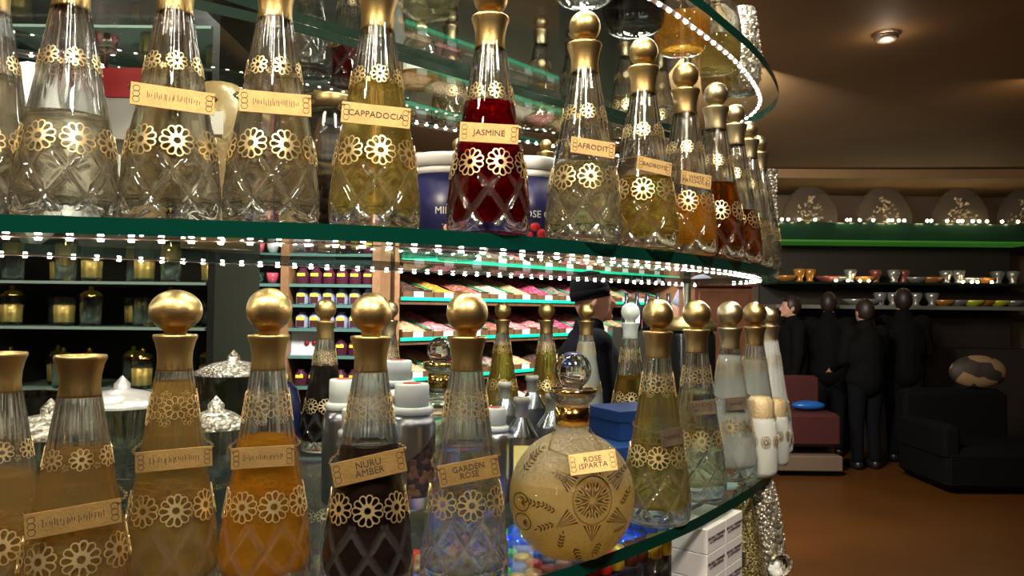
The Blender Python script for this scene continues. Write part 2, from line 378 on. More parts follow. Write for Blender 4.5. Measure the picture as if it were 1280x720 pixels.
def make_kind(k, zf_neck, nm):
    K = Kind(); P = mkprof(k); K.P = P; top = P[-1][0]; K.top = top; zc_ = .076 if k > .9 else .064
    zs = [0, .002, .004, .006]+[.0075+.00105*i for i in range(65)]
    zs += [zs[-1]+(top-zs[-1])*i/16 for i in range(1, 17)]
    rf = lambda z: interp(P, z)
    def fn(r, z, a):
        if .008 < z < zc_:
            edge = min(1, (z-.008)/.006, (zc_-z)/.008)
            g = 0
            for s_ in (1, -1):
                q = 8*a/(2*PI)+s_*z/.047; d = abs(q-round(q))*.033
                g = max(g, max(0, 1-d/.0052))
            return r-.0034*g*edge
        if z > .115: return r*(1+.018*math.cos(18*a)*min(1, (z-.115)/.03))
        return r
    mb = MB(); mb.lathe([(0.0001, 0)]+[(rf(z), z) for z in zs], 240, fn)
    zi = [.0205, .0215, .024]+[.029+(top-.029)*i/22 for i in range(23)]
    prof = [(0.0001, .0225), (.02, .0215)]+[(rf(z)-.0042-(.009 if z < .021 else .006 if z < .022 else .0035 if z < .025 else .0015 if z < .03 else 0)+min(.0022, max(0, z-.12)*.02), z) for z in zi]
    K.inner = prof
    mb.lathe(prof, 48, flip=True)
    # ring at the mouth
    ro, ri = rf(top), prof[-1][0]
    mb.lathe([(ro, top), (ri, top)], 48)
    for i, f in enumerate(mb.f[:240*len(zs)]):
        c_ = sum((Vector(mb.v[q]) for q in f), Vector())/4
        if .008 < c_.z < zc_ and len(f) == 4 and Vector((c_.x, c_.y)).length < interp(P, c_.z)-.0006: mb.mi[i] = 1
    K.body = mb.mesh('bottle_glass_'+nm, G['glass'], G['cut'])
    z0 = top-.008; hc = .036
    cp = [(rf(top)+.0004, z0), (.0162, z0), (.0162, z0+.002), (.0158, z0+.010), (.0163, z0+.018), (.0182, z0+.027), (.0202, z0+.032), (.0204, z0+.034), (.0198, z0+.0352), (.0184, z0+.0352), (.0172, z0+.028), (.0125, z0+.02), (.0001, z0+.018)]
    K.collar = MB().lathe(cp, 48).mesh('collar_'+nm, G['gold']); K.ztop = z0+.0352
    K.liq = {}
    K.ros = [rosette(K.P, .0885 if k > .9 else .0735, 2*PI*i/8, .0149, 11).mesh('rosette_'+nm, G['filigree']) for i in range(8)]
    mb = MB()
    nn = 7
    for i in range(nn):
        if k < .9:
            b = rosette(K.P, zf_neck, 2*PI*i/nn, .0092, 9); mb.add(b.v, b.f, False)
            b = rosette(K.P, zf_neck-.006, 2*PI*(i+.5)/nn, .003, 5, thin=True); mb.add(b.v, b.f, False); continue
        b = rosette(K.P, zf_neck, 2*PI*i/nn, .0112, 9, thin=True); mb.add(b.v, b.f, False)
        b = rosette(K.P, zf_neck-.0115, 2*PI*(i+.5)/nn, .0062, 7, thin=True); mb.add(b.v, b.f, False)
        b = rosette(K.P, zf_neck+.0105, 2*PI*(i+.5)/nn, .0052, 6, thin=True); mb.add(b.v, b.f, False)
    K.neck = mb.mesh('neck_filigree_'+nm, G['filigree'])
    return K
TALL = make_kind(.925, .182, 'tall'); MID = make_kind(.835, .151, 'mid')
def liq_mesh(K, fill):
    key = round(fill, 3)
    if key not in K.liq:
        pr = [(r+.0003, z-.0003) for r, z in K.inner if z < fill]
        a = [q for q in K.inner if q[1] < fill][-1]; b = [q for q in K.inner if q[1] >= fill][0]; t_ = (fill-a[1])/(b[1]-a[1]); rr = a[0]+(b[0]-a[0])*t_
        pr += [(rr+.0003, fill), (rr-.001, fill-.0006), (.0001, fill-.0008)]
        K.liq[key] = MB().lathe(pr, 48).mesh('liquid', LQ['clear'])
    return K.liq[key]
_st = {}
def stopper_mesh(r, z, egg=1.0):
    k = (round(r, 4), round(z, 4), egg)
    if k not in _st:
        _st[k] = MB().lathe([(.0001, z-.012), (.0085, z-.012), (.0085, z+.001), (.0092, z+.0035), (.0098, z+.008)]+[(max(.0001, r*math.sin(t_)), z+.0085+r*egg-r*egg*math.cos(t_)) for t_ in [PI*(.17+.83*i/18) for i in range(19)]], 40).mesh('stopper', G['gold'])
    return _st[k]
def chain_mesh(path, closed=False, lr=.0024):
    mb = MB(); pts = [Vector(p) for p in path]; acc = 0; nxt = 0; i = 0; k = 0; step = lr*1.75
    for i in range(len(pts)-1):
        L_ = (pts[i+1]-pts[i]).length; tn = (pts[i+1]-pts[i]).normalized()
        while nxt < acc+L_:
            p = pts[i]+tn*(nxt-acc); out = Vector((p.x, p.y, 0)).normalized()
            if out.length < .5: out = Vector((0, -1, 0))
            b2 = out.cross(tn).normalized(); nn = out if k % 2 else b2
            M = Matrix.Translation(p) @ Matrix(((tn.x, nn.cross(tn).x, nn.x), (tn.y, nn.cross(tn).y, nn.y), (tn.z, nn.cross(tn).z, nn.z))).to_4x4() @ Matrix.Diagonal((1.15, .8, 1, 1))
            mb.torus(M, lr*.8, .00045, 8, 3); nxt += step; k += 1
        acc += L_
    return mb.mesh('chain', G['chain'])
def plate(t, K, zc, az, tilt, words, wid=.066, hgt=.021, m='brass', size=.008, out=.0016, rad=None):
    """metal name plate hanging on its chain"""
    zc += .007 if K is TALL else -.006
    r = (rad if rad is not None else interp(K.P, zc-hgt*.4))+out
    slope = .15
    M = Matrix.Rotation(az, 4, 'Z') @ Matrix.Translation((0, -r, zc)) @ Matrix.Rotation(tilt, 4, 'Y') @ Matrix.Rotation(PI/2-slope, 4, 'X')
    mb = MB(); mb.box((0, 0, 0), (wid, hgt, .001), bev=.0003)
    p = link('name_plate', mb.mesh('name_plate', G[m]), t); p.matrix_local = M
    if words:
        q = link('lettering', text(words, size), p); q.location = (0, 0, .0007)
    if not words:
        wr = MB(); rr = random.Random(int(wid*1e5)+int(zc*1e4))
        for j in range(22):
            x = (j/21-.5)*wid*.62+rr.uniform(-.0006, .0006); wr.box((x, rr.uniform(-.001, .001), .0006), (.0005, rr.uniform(.002, .0065), .0004))
        link('worn_engraving', wr.mesh('worn_engraving', G['ink']), p, kind='stuff')
    for s_ in (-1, 1):
        orn = MB()
        for j in range(3):
            orn.torus(Matrix.Translation((s_*(wid/2-.0048), (j-1)*hgt*.24, .0006)), hgt*.13, .0003, 12, 3)
        link('plate_ornament', orn.mesh('plate_ornament', G['ink']), p)
    # chain
    e = []
    for s_ in (1, -1):
        w_ = M @ Vector((s_*(wid/2-.0012), hgt*.36, .0)); e.append(w_)
    path = [e[0]]
    rr = lambda z: (interp(K.P, z) if K else rad)+.0022
    a0 = math.atan2(e[0].y, e[0].x); a1 = math.atan2(e[1].y, e[1].x)
    if a1 < a0: a1 += 2*PI
    if a1-a0 < PI: a0 += 0
    n_ = 28
    for i in range(1, n_):
        f = i/n_; a = a0+(a1-a0)*f; z = e[0].z+(e[1].z-e[0].z)*f+.006*math.sin(PI*f)
        bl = min(1, min(f, 1-f)*6); r0 = Vector((e[0].x, e[0].y)).length if f < .5 else Vector((e[1].x, e[1].y)).length
        q = rr(z)*bl+max(r0, rr(z))*(1-bl); path.append(Vector((q*math.cos(a), q*math.sin(a), z)))
    path.append(e[1])
    link('chain', chain_mesh(path), t)
def bottle(px, d, shelf_z, K, liq, fill, label, group, sr=.0213, spin=0, pl=None, gold='gold', stop=True, glassm=None, stopmat=None, neck=True, detail=True, egg=1.0, body_ros=True):
    p = at(px, d, shelf_z-EYE)
    t = thing('cut_glass_bottle', label, 'bottle', (p.x, p.y, shelf_z), -math.atan2(p.x, p.y)+spin*0, group)
    link('glass_body', K.body, t, glassm)
    if liq: link('liquid', liq_mesh(K, fill), t, LQ[liq])
    link('collar', K.collar, t, G[gold] if gold in G else None)
    if stop: link('stopper', stopper_mesh(sr, K.ztop-.006, egg), t, stopmat or G[gold])
    if body_ros:
        for i, me in enumerate(K.ros):
            if detail or i in (0, 1, 2, 6, 7):
                o = link('rosette', me, t); o.rotation_euler = (0, 0, spin)
    if neck: o = link('neck_filigree', K.neck, t); o.rotation_euler = (0, 0, spin)
    if pl: plate(t, K, *pl)
    return t
GM = 'tall bottles on the middle shelf'; GL = 'tall bottles on the lowest shelf'; GB = 'tall bottles far back on the lowest shelf'; GF = 'bottles on the far top shelf'
# middle shelf
bottle(82, .69, ZM, MID, 'smoke', .10, 'clear bottle with gold rosettes and no name plate, leftmost whole bottle of the middle shelf', GM, .0185, .2)
bottle(-20, .70, ZM, MID, 'smoke', .14, 'clear bottle cut off by the left border of the photo on the middle shelf', GM, .0185)
bottle(213, .70, ZM, MID, 'smoke', .155, 'smoky grey bottle with worn brass plate, second whole bottle of the middle shelf', GM, .0185, .1, (.118, .0, .03, None, .07, .0215))
bottle(339, .712, ZM, MID, 'smoke', .155, 'greyish bottle with curved worn gold plate, left of the cappadocia bottle', GM, .0185, .3, (.118, .05, -.02, None, .064, .0215))
bottle(468, .735, ZM, MID, 'yellow', .150, 'pale yellow bottle with brass plate reading CAPPADOCIA', GM, .0185, .12, (.113, 0, .05, 'CAPPADOCIA', .065, .021, 'brass', .0085))
bottle(610, .785, ZM, MID, 'red', .142, 'deep red bottle with brass plate reading JASMINE', GM, .0185, .30, (.1085, .0, .04, 'JASMINE', .060, .021, 'brass', .0088))
bottle(729, .862, ZM, MID, 'pale', .093, 'nearly clear bottle with brass plate reading AFRODIT', GM, .0185, .2, (.112, .28, .10, 'AFRODIT', .052, .019, 'brass', .0088))
bottle(803, .945, ZM, MID, 'olive', .092, 'yellow green bottle with tilted plate reading BADBOYS', GM, .0185, 0, (.108, .38, .16, 'BADBOYS', .046, .018, 'brass', .0072))
bottle(856, 1.04, ZM, MID, 'amber', .082, 'amber bottle with plate reading WHITE PATCHOULI', GM, .0185, .1, (.108, .4, .14, 'WHITE\nPATCHOULI', .044, .020, 'brass', .0072))
bottle(894, 1.13, ZM, MID, 'brown', .118, 'dark brown amber bottle beside the white patchouli bottle', GM, .0185, .2, None, 'palegold')
bottle(918, 1.235, ZM, MID, 'brown', .09, 'brown bottle half hidden behind the dark amber one on the middle shelf', GM, .0165, .1, None, 'palegold')
bottle(935, 1.345, ZM, MID, 'smoke', .09, 'small looking glass bottle near the right tip of the middle shelf', GM, .0165, .3, None, 'palegold')
bottle(948, 1.455, ZM, MID, 'smoke', .07, 'last gold stoppered bottle at the right tip of the middle shelf', GM, .0165, .1, None, 'palegold')
# lowest shelf
bottle(-8, .66, ZL, MID, 'honey', .13, 'honey coloured bottle cut off by the left border on the lowest shelf', GL, .02, .1, None, 'gold', False)
bottle(92, .635, ZL, MID, 'honey', .155, 'stopperless honey tinted bottle with wide open gold collar and curved plate', GL, .02, .1, (.112, -.05, -.09, None, .068, .02, 'brass2'), 'gold', False)
bottle(212, .725, ZL, TALL, 'honey', .205, 'golden bottle with flattened gold stopper and smooth plate on the lowest shelf', GL, .0245, .1, (.128, .05, -.02, None, .066, .019, 'brass2'), 'gold', True, None, None, True, True, .84)
bottle(330, .742, ZL, TALL, 'amber', .150, 'bright amber bottle left of the nuru amber bottle on the lowest shelf', GL, .0222, .2, (.128, -.1, -.03, None, .058, .02, 'brass2'))
bottle(459, .735, ZL, TALL, 'dark', .146, 'black filled bottle with brass plate reading NURU AMBER', GL, .0202, -.02, (.121, .0, -.20, 'NURU\nAMBER', .069, .0225, 'brass2', .0088))
bottle(580, .757, ZL, TALL, 'clear', .141, 'colourless bottle with brass plate reading GARDEN ROSE', GL, .0213, .18, (.114, .1, -.17, 'GARDEN\nROSE', .060, .021, 'brass2', .008))
bottle(821, .995, ZL, TALL, 'yellow', .172, 'pale yellow bottle with dark side plate, right of the round crackle flask', GL, .0205, .05, (.108, .55, -.12, None, .034, .022, 'darkbrass'), 'gold')
bottle(870, 1.12, ZL, TALL, 'pale', .160, 'pale yellow bottle with dark plate reading SANDAL WOOD', GL, .021, .2, (.13, .30, -.10, 'SANDAL\nWOOD', .036, .0215, 'darkbrass', .0085))
bottle(912, 1.25, ZL, TALL, 'milk', .205, 'milky white bottle with dark wooden looking plate near the right end of the lowest shelf', GL, .0213, 0, (.12, .3, -.08, None, .034, .021, 'darkbrass'), 'palegold')
bottle(943, 1.36, ZL, TALL, 'milk', .19, 'milky bottle with gold stopper behind the dark plated milky one', GL, .0213, .1, None, 'gold')
bottle(962, 1.49, ZL, TALL, 'milk', .17, 'frosted bottle at the extreme right tip of the lowest shelf', GL, .018, .1, None, 'palegold', True, G['frost'])
# far back on the lowest shelf
bottle(404, 1.45, ZL, TALL, 'dark', .165, 'black filled bottle standing back between the amber and nuru amber bottles', GB, .0205, .1, None, 'gold')
bottle(484, 1.62, ZL, TALL, 'clear', .09, 'clear bottle whose gold stopper peeps out behind the nuru amber stopper', GB, .0205, .1, None, 'palegold', detail=False)
bottle(627, 1.88, ZL, TALL, 'olive', .185, 'olive bottle far back, directly right of the garden rose stopper', GB, .0205, .1, None, 'gold', detail=False)
bottle(682, 1.88, ZL, TALL, 'olive', .175, 'olive bottle far back, directly left of the crystal ball stopper', GB, .0205, .1, None, 'gold', detail=False)
bottle(732, 1.82, ZL, TALL, 'milk', .20, 'whitish bottle far back in front of the man in the black beanie', GB, .0205, .1, None, 'gold', detail=False)
bottle(787, 1.62, ZL, TALL, 'olive', .135, 'green yellow bottle with frosted white ball stopper and frosted collar', GB, .0205, .1, None, 'frost', detail=False)
# far top shelf
for (px, d, lq, f, lb) in ((385, 1.36, 'clear', .1, 'clear bottle under the dark shelf edge, above the big lidded jar'), (437, 1.42, 'red', .09, 'red filled bottle on the far top shelf behind the cappadocia stopper'), (488, 1.5, 'milk', .2, 'whitish bottle on the far top shelf right of the cappadocia stopper'),
                           (562, 1.74, 'pale', .14, 'pale bottle on the far top shelf left of the jasmine stopper'), (675, 1.76, 'olive', .10, 'golden bottle on the far top shelf right of the jasmine stopper'), (714, 1.84, 'olive', .10, 'bottle on the far top shelf hidden behind the afrodit neck'), (781, 1.84, 'pale', .10, 'pale bottle on the far top shelf behind the badboys stopper'), (826, 1.93, 'clear', .1, 'clear bottle on the far top shelf left of the white patchouli stopper')):
    bottle(px, d, ZU, MID, lq, f, lb, GF, .0175, .1, None, 'palegold', detail=False)
# ------------------------------------------------------------------ round flasks
def flask(px, d, z, R1, fill, label, liq='yellow', deco=True, glassm=None):
    p = at(px, d, z-EYE)
    t = thing('round_flask', label, 'bottle', (p.x, p.y, z), -math.atan2(p.x, p.y), 'round crackle glass flasks')
    k = R1/.07; ry = .055*k; rx = .071*k; rz = .074*k; zc = rz-.006*k
    def shell(off, seg=64, rings=30, a0=.16, a1=.90, rev=False, mb=None, zcut=None):
        mb = mb or MB(); vs = []; 
        ths = [PI*(a0+(a1-a0)*i/rings) for i in range(rings+1)]
        for th in ths:
            for j in range(seg):
                a = 2*PI*j/seg; z_ = zc-(rz-off)*math.cos(th)
                if zcut is not None: z_ = min(z_, zcut)
                q = math.sin(th) if zcut is None or zc-(rz-off)*math.cos(th) < zcut else 0.98*math.sqrt(max(0, 1-((zcut-zc)/(rz-off))**2))*max(.001, (PI*a1-th)/(PI*a1-math.acos(max(-1, min(1, (zc-zcut)/(rz-off))))))
                vs.append(((rx-off)*q*math.cos(a), (ry-off)*q*math.sin(a), z_))
        fs = []
        for i in range(rings):
            for j in range(seg):
                f = [i*seg+j, i*seg+(j+1) % seg, (i+1)*seg+(j+1) % seg, (i+1)*seg+j]; fs.append(f[::-1] if rev else f)
        fs.append([j for j in range(seg)] if rev else [j for j in range(seg)][::-1])
        if zcut is not None: fs.append([rings*seg+j for j in range(seg)])
        return mb.add(vs, fs, True)
    mb = shell(0)
    shell(.004*k, rev=True, mb=mb, a0=.17)
    # neck
    zn = zc-rz*math.cos(PI*.90); rn = .0185*k
    mb.lathe([(rx*math.sin(PI*.9), zn-.002), (rn, zn+.003*k), (rn, zn+.034*k)], 40)
    o = link('glass_body', mb.mesh('flask_glass', glassm or G['crackle']), t)
    link('liquid', shell(.0037*k, a0=.17, zcut=zc+fill*rz).mesh('flask_liquid', G['flaskliq'] if deco else LQ[liq]), t)
    link('gold_ring', MB().lathe([(rn+.0003, zn+.010*k), (rn+.0012, zn+.010*k), (rn+.0012, zn+.031*k), (rn+.0003, zn+.031*k)], 40).mesh('gold_ring', G['polish']), t)
    zd = zn+.034*k
    dish = MB().lathe([(.0001, zd), (rn, zd), (.022*k, zd+.003*k), (.0265*k, zd+.009*k), (.0272*k, zd+.016*k), (.0255*k, zd+.016*k), (.024*k, zd+.010*k), (.010*k, zd+.006*k), (.0001, zd+.006*k)], 40)
    link('dish_lip', dish.mesh('dish_lip', G['crystal']), t)
    link('gold_rim', MB().lathe([(.0272*k, zd+.0125*k), (.0277*k, zd+.0125*k), (.0277*k, zd+.0165*k), (.0252*k, zd+.0168*k), (.0252*k, zd+.0155*k)], 40).mesh('gold_rim', G['polish']), t)
    st = MB().lathe([(.0001, zd+.0065*k), (.010*k, zd+.0065*k), (.0095*k, zd+.014*k), (.012*k, zd+.018*k)]+[(max(.0001, .0212*k*math.sin(a)), zd+.0375*k-.0212*k*math.cos(a)) for a in [PI*(.2+.8*i/20) for i in range(21)]], 40)
    link('ball_stopper', st.mesh('ball_stopper', G['clearball']), t)
    if deco:
        # ornament: polygons laid on the front of the flask, (u, v) measured from its centre
        def surf(u, v, h=.0006):
            q = max(.02, 1-(u/rx)**2-(v/rz)**2); return (u, -(ry*math.sqrt(q))-h, zc+v)
        def shape(polys, name, m_, parent=t):
            mb = MB()
            for P_ in polys:
                n_ = len(P_); c = (sum(p[0] for p in P_)/n_, sum(p[1] for p in P_)/n_)
                vs = [surf(*p) for p in P_]+[surf(*c)]
                mb.add(vs, [[i, (i+1) % n_, n_] for i in range(n_)], False)
            o = link(name, mb.mesh(name, m_), parent); return o
        def rot(P_, a, c=(0, 0), s=1): return [(c[0]+s*(x*math.cos(a)-y*math.sin(a)), c[1]+s*(x*math.sin(a)+y*math.cos(a))) for x, y in P_]
        cx, cz = .022, .008   # medallion centre
        orn = G['paint']; oc = (cx, cz)
        ring = [];  n_ = 40
        for i in range(n_):
            a, b = 2*PI*i/n_, 2*PI*(i+1)/n_
            for (r0, r1) in ((.0218, .0232),):
                ring.append([(cx+r0*.92*math.cos(a), cz+r0*1.12*math.sin(a)), (cx+r1*.92*math.cos(a), cz+r1*1.12*math.sin(a)), (cx+r1*.92*math.cos(b), cz+r1*1.12*math.sin(b)), (cx+r0*.92*math.cos(b), cz+r0*1.12*math.sin(b))])
        shape(ring, 'medallion_ring', G['goldpaint'])
        st_ = []
        for i in range(10):
            a = 2*PI*i/10+PI/2
            st_.append(rot([(.0025, 0), (.009, .0028), (.0175, 0), (.0105, .0008)], a, oc)); st_.append(rot([(.003, -.0006), (.009, -.0028), (.0165, -.0004), (.009, -.0016)], a, oc))
            st_.append(rot([(.012, 0), (.0155, .0013), (.0195, 0), (.0155, -.0013)], a+PI/10, oc))
            st_.append(rot([(.0135, .0026), (.0158, .0044), (.0185, .0036), (.0160, .0030)], a+PI/10, oc)); st_.append(rot([(.0135, -.0026), (.0158, -.0044), (.0185, -.0036), (.0160, -.0030)], a+PI/10, oc))
        shape(st_, 'medallion_star', orn)
        ry_ = []
        for i in range(8):
            a = PI/2+2*PI*i/8; L_ = .046 if i % 2 == 0 else .05
            if i % 2: a += (.13 if i in (1, 5) else -.13)
            if i in (2, 6): continue
            tri = lambda w0, w1: [(.0265, w0*.9), (L_-abs(w0)*0, 0), (.0265, w1*.9)]
            for (w0, w1) in ((-.0095, -.0075), (-.0055, -.0042), (-.0018, -.0006), (.0006, .0018), (.0042, .0055), (.0075, .0095)):
                ry_.append(rot([(.0262, w0), (.0262, w1), (L_, 0.0002)], a, oc))
        shape(ry_, 'star_rays', orn)
        def sprig(c, a, s=1, n=4):
            out = []
            for j in range(n):
                x = .004*j
                for sd in (1, -1):
                    out.append(rot(rot([(0, 0), (.0022, .0011), (.0055, .0004), (.0025, -.0008)], sd*.75, (x, 0)), a, c, s))
            out.append(rot(rot([(0, 0), (.0025, .0009), (.0055, 0), (.0025, -.0009)], 0, (.004*n, 0)), a, c, s))
            out.append(rot([(-.002, -.0002), (.016, -.0002), (.016, .0002), (-.002, .0002)], a, c, s)); return out
        sp = []
        for c, a, s in (((-.034, .0), 2.9, 1.1), ((-.018, -.004), 2.7, 1.0), ((-.02, -.018), 3.6, 1.1), ((-.005, .028), 2.7, .9), ((.004, -.046), 1.9, -1.1), ((.030, -.04), 1.2, -1), ((.048, .03), .6, .9), ((.054, .002), 1.0, .9), ((.046, -.028), .3, .7), ((-.052, .034), .9, 1.1), ((-.046, .046), .7, 1.0), ((-.012, -.045), 1.4, 1.0)):
            shape(sprig(c, a, s), 'leaf_sprig', orn)
        ov = []
        for c in ((-.055, .0), (-.053, -.022)):
            for i in range(24):
                a, b = 2*PI*i/24, 2*PI*(i+1)/24
                ov.append([(c[0]+.0085*math.cos(a), c[1]+.0092*math.sin(a)), (c[0]+.0095*math.cos(a), c[1]+.0102*math.sin(a)), (c[0]+.0095*math.cos(b), c[1]+.0102*math.sin(b)), (c[0]+.0085*math.cos(b), c[1]+.0092*math.sin(b))])
            for i in range(6): ov.append(rot([(0, 0), (.003, .0006), (.0075, 0), (.003, -.0006)], -.9+i*.35, c))
        shape(ov, 'oval_motifs', orn)
        K = Kind(); K.P = [(0, .02), (.2, .02)]
        # plate
        yv = surf(.014, .034)[1]
        M = Matrix.Translation((.022, yv-.010, zc+.050)) @ Matrix.Rotation(-.16, 4, 'Y') @ Matrix.Rotation(PI/2-.5, 4, 'X')
        pl_ = link('name_plate', MB().box((0, 0, 0), (.05, .023, .001), bev=.0003).mesh('name_plate', G['brass']), t); pl_.matrix_local = M
        q = link('lettering', text('ROSE\nISPARTA', .0082), pl_); q.location = (0, 0, .0007)
        for s_ in (-1, 1):
            on = MB()
            for j in range(3): on.torus(Matrix.Translation((s_*.021, (j-1)*.0055, .0006)), .0028, .0003, 12, 3)
            link('plate_ornament', on.mesh('plate_ornament', G['ink']), pl_)
        for s_ in (-1, 1):
            e = M @ Vector((s_*.0235, .009, 0)); n0 = Vector((s_*.0195, -.004, zn+.006)); mid = Vector((s_*.026 if s_ < 0 else .034, surf(s_*.026, .058)[1]-.002, zc+.058))
            path = [n0.lerp(mid, i/5) for i in range(5)]+[mid.lerp(e, i/5) for i in range(6)]
            link('chain', chain_mesh(path, lr=.0022), t)
    return t
G['crackle'] = glassmat('crackle_glass', (.99, .975, .93), 1.4, .04, .3, 1.0, 200, (.99, .975, .93), .11, (1, .86, .55))
G['clearball'] = glassmat('solid_crystal', (.99, .99, .99), 1.48, 0, 0)
G['paint'] = mat('dark_gold_paint', (.055, .026, .006), .1, .4)
G['flaskliq'] = glassmat('golden_flask_oil', (.985, .86, .42), 1.33, 0, .2, haze=.16, hcol=(1, .72, .24))
G['goldpaint'] = mat('gold_paint', (.50, .30, .09), .8, .3)
flask(714, .845, ZL, .07, .25, 'big round crackle flask with painted star, crystal ball stopper and plate ROSE ISPARTA')
flask(548, 1.22, ZL, .07, -.2, 'second round flask half hidden between the nuru amber and garden rose bottles', 'pale', False, G['glass'])
# ------------------------------------------------------------------ wide jars on the top shelf, seen from below
def groovejar(r, h, seg=120, n=10):
    def fn(q, z, a):
        if .004 < z < .06 and q > r*.5:
            g = 0
            for s_ in (1, -1):
                qq = n*a/(2*PI)+s_*z/.045; g = max(g, max(0, 1-abs(qq-round(qq))*(2*PI*r/n)/.004))
            return q-.0024*g
        return q
    mb = MB(); mb.lathe([(.0001, .002), (r*.55, .002), (r*.62, 0), (r*.75, 0), (r*.88, .006)]+[(r*(.9+.1*math.sin(min(1, i/8)*PI/2)), .008+.0055*i) for i in range(12)]+[(r*.98, .08), (r*.85, h*.8), (r*.5, h*.92), (.016, h*.96), (.016, h)], seg, fn)
    mb.lathe([(.0001, .012), (r*.8, .013), (r*.92, .03), (r*.92, .08), (r*.8, h*.78), (.013, h*.94), (.013, h)], 40, flip=True)
    return mb.mesh('round_jar', G['crystal'])
JR = groovejar(.047, .14)
def jar(px, d, z, liq, fill, label, words=None, s=1.0, gt='round cut glass jars on the topmost shelf'):
    p = at(px, d, z-EYE); t = thing('round_cut_jar', label, 'jar', (p.x, p.y, z), -math.atan2(p.x, p.y), gt)
    if s != 1: t.scale = (s, s, s)
    link('glass_body', JR, t)
    if liq: link('liquid', MB().lathe([(.0001, .0117), (.0379, .0127), (.0435, .03), (.0435, fill), (.0001, fill)], 40).mesh('liquid', LQ[liq]), t)
    link('stopper', MB().lathe([(.0001, .138), (.018, .138), (.02, .15), (.017, .152), (.011, .156)]+[(max(.0001, .019*math.sin(a)), .172-.019*math.cos(a)) for a in [PI*(.2+.8*i/12) for i in range(13)]], 28).mesh('stopper', G['palegold']), t)
    if words is not None:
        # curved paper label
        mb = MB(); n_ = 20; z0, z1 = .012, .03; vs = []
        for i in range(n_+1):
            a = -PI/2-.95+1.9*i/n_
            for zz in (.034, .052): vs.append((.0478*math.cos(a), .0478*math.sin(a), zz))
        mb.add(vs, [[2*i, 2*i+2, 2*i+3, 2*i+1] for i in range(n_)], True)
        lb = link('paper_label', mb.mesh('paper_label', mat('paper', (.75, .72, .66), 0, .6)), t)
        mb = MB()
        for zz in (.033, .052): mb.tube([(.048*math.cos(-PI/2-.95+1.9*i/n_), .048*math.sin(-PI/2-.95+1.9*i/n_), zz) for i in range(n_+1)], .0007, 6)
        link('red_border', mb.mesh('red_border', mat('red_print', (.4, .02, .02), 0, .5)), lb)
        if words:
            me = text(words, .0125).copy()
            for v in me.vertices:
                a = -PI/2+v.co.x/.048; zz = .043+v.co.y; r_ = .0481+v.co.z; v.co = (r_*math.cos(a), r_*math.sin(a), zz)
            link('lettering', me, lb)
    return t
jar(536, 1.07, ZU, 'pale', .07, 'wide cut jar with white and red label seen from below behind the cappadocia stopper', '')
jar(730, 1.02, ZU, 'clear', .03, 'clear cut jar base right above the afrodit stopper')
jar(792, 1.13, ZU, 'dark', .07, 'dark jar with curved label reading MYRRH - MYYRH', 'MYRRH - MYYRH', 1.06)
jar(852, 1.22, ZU, 'amber', .055, 'amber filled cut jar seen from below right of the dark jar')
jar(893, 1.32, ZU, 'yellow', .055, 'yellow filled cut jar seen from below at the bend of the topmost shelf')
jar(524, 1.44, ZU, 'amber', .05, 'orange filled small jar on the far top shelf below the dark edge', '', .8)
jar(905, 1.47, ZU, 'yellow', .07, 'golden cut jar standing over the green edge at the tip of the topmost shelf')
# bumpy crystal vases at the right tips
def bumpy(px, d, z, prof, label, cat='vase', mt=None, lean=0):
    p = at(px, d, z-EYE); t = thing('beaded_vase', label, cat, (p.x, p.y, z), 0, 'beaded silver vases at the rounded end')
    mb = MB(); rr = random.Random(3)
    mb.lathe(prof, 40)
    link('body', mb.mesh('vase_body', G['silver']), t)
    b = MB(); n_ = 0
    for i in range(230):
        zz = rr.uniform(prof[1][1]+.006, prof[-1][1]-.006); a = rr.uniform(0, 2*PI)
        q = next((prof[k][0]+(prof[k+1][0]-prof[k][0])*(zz-prof[k][1])/max(1e-6, prof[k+1][1]-prof[k][1]) for k in range(len(prof)-1) if prof[k][1] <= zz <= prof[k+1][1]), .03)
        b.sphere((q*math.cos(a), q*math.sin(a), zz), rr.uniform(.0018, .0042), 7, 5)
    o = link('beads', b.mesh('vase_beads', G['beads']), t, kind='stuff')
    if lean: t.rotation_euler = (0, lean, 0)
    return t
G['silver'] = voro('hammered_silver', [(.5, .46, .38), (.25, .22, .18), (.7, .66, .58), (.35, .3, .22)], 160, .3, .8, .6, .004)
G['beads'] = mat('silver_beads', (.75, .70, .6), .7, .25)
bumpy(956, 1.50, ZM, [(.0001, 0), (.03, 0), (.031, .02), (.027, .09), (.021, .15), (.023, .2), (.026, .21), (.012, .212)], 'beaded silver vase at the right tip of the middle shelf')
bumpy(928, 1.46, ZU, [(.0001, 0), (.026, 0), (.035, .03), (.037, .07), (.03, .12), (.024, .17), (.02, .171)], 'beaded vase at the right tip of the topmost shelf')
# squat frosted jar with cork coloured lid
for (px, d, s, lb) in ((950, 1.27, 1, 'squat frosted jar with fringed gold lid beside the last milky bottle'), (968, 1.36, .9, 'squat frosted jar at the lowest shelf edge, rightmost of two')):
    p = at(px, d, ZL-EYE); t = thing('frosted_jar', lb, 'jar', (p.x, p.y, ZL), 0, 'squat frosted jars'); t.scale = (s*.8, s*.8, s)
    link('body', MB().lathe([(.0001, 0), (.03, 0), (.036, .01), (.037, .06), (.033, .09), (.025, .1), (.001, .1)], 32).mesh('frost_body', G['frost']), t)
    link('lid', MB().lathe([(.027, .098), (.028, .125), (.02, .133), (.0001, .135)], 32, lambda r, z, a: r*(1+.05*math.cos(14*a))).mesh('frost_lid', mat('cork_gold', (.55, .42, .24), .3, .5, bump=.5, bs=300)), t)
    for i in range(9):
        o = link('rosette', rosette([(0, .037), (.06, .037), (.09, .033)], .06, 2*PI*i/9, .011).mesh('jar_rosette', G['filigree']), t)
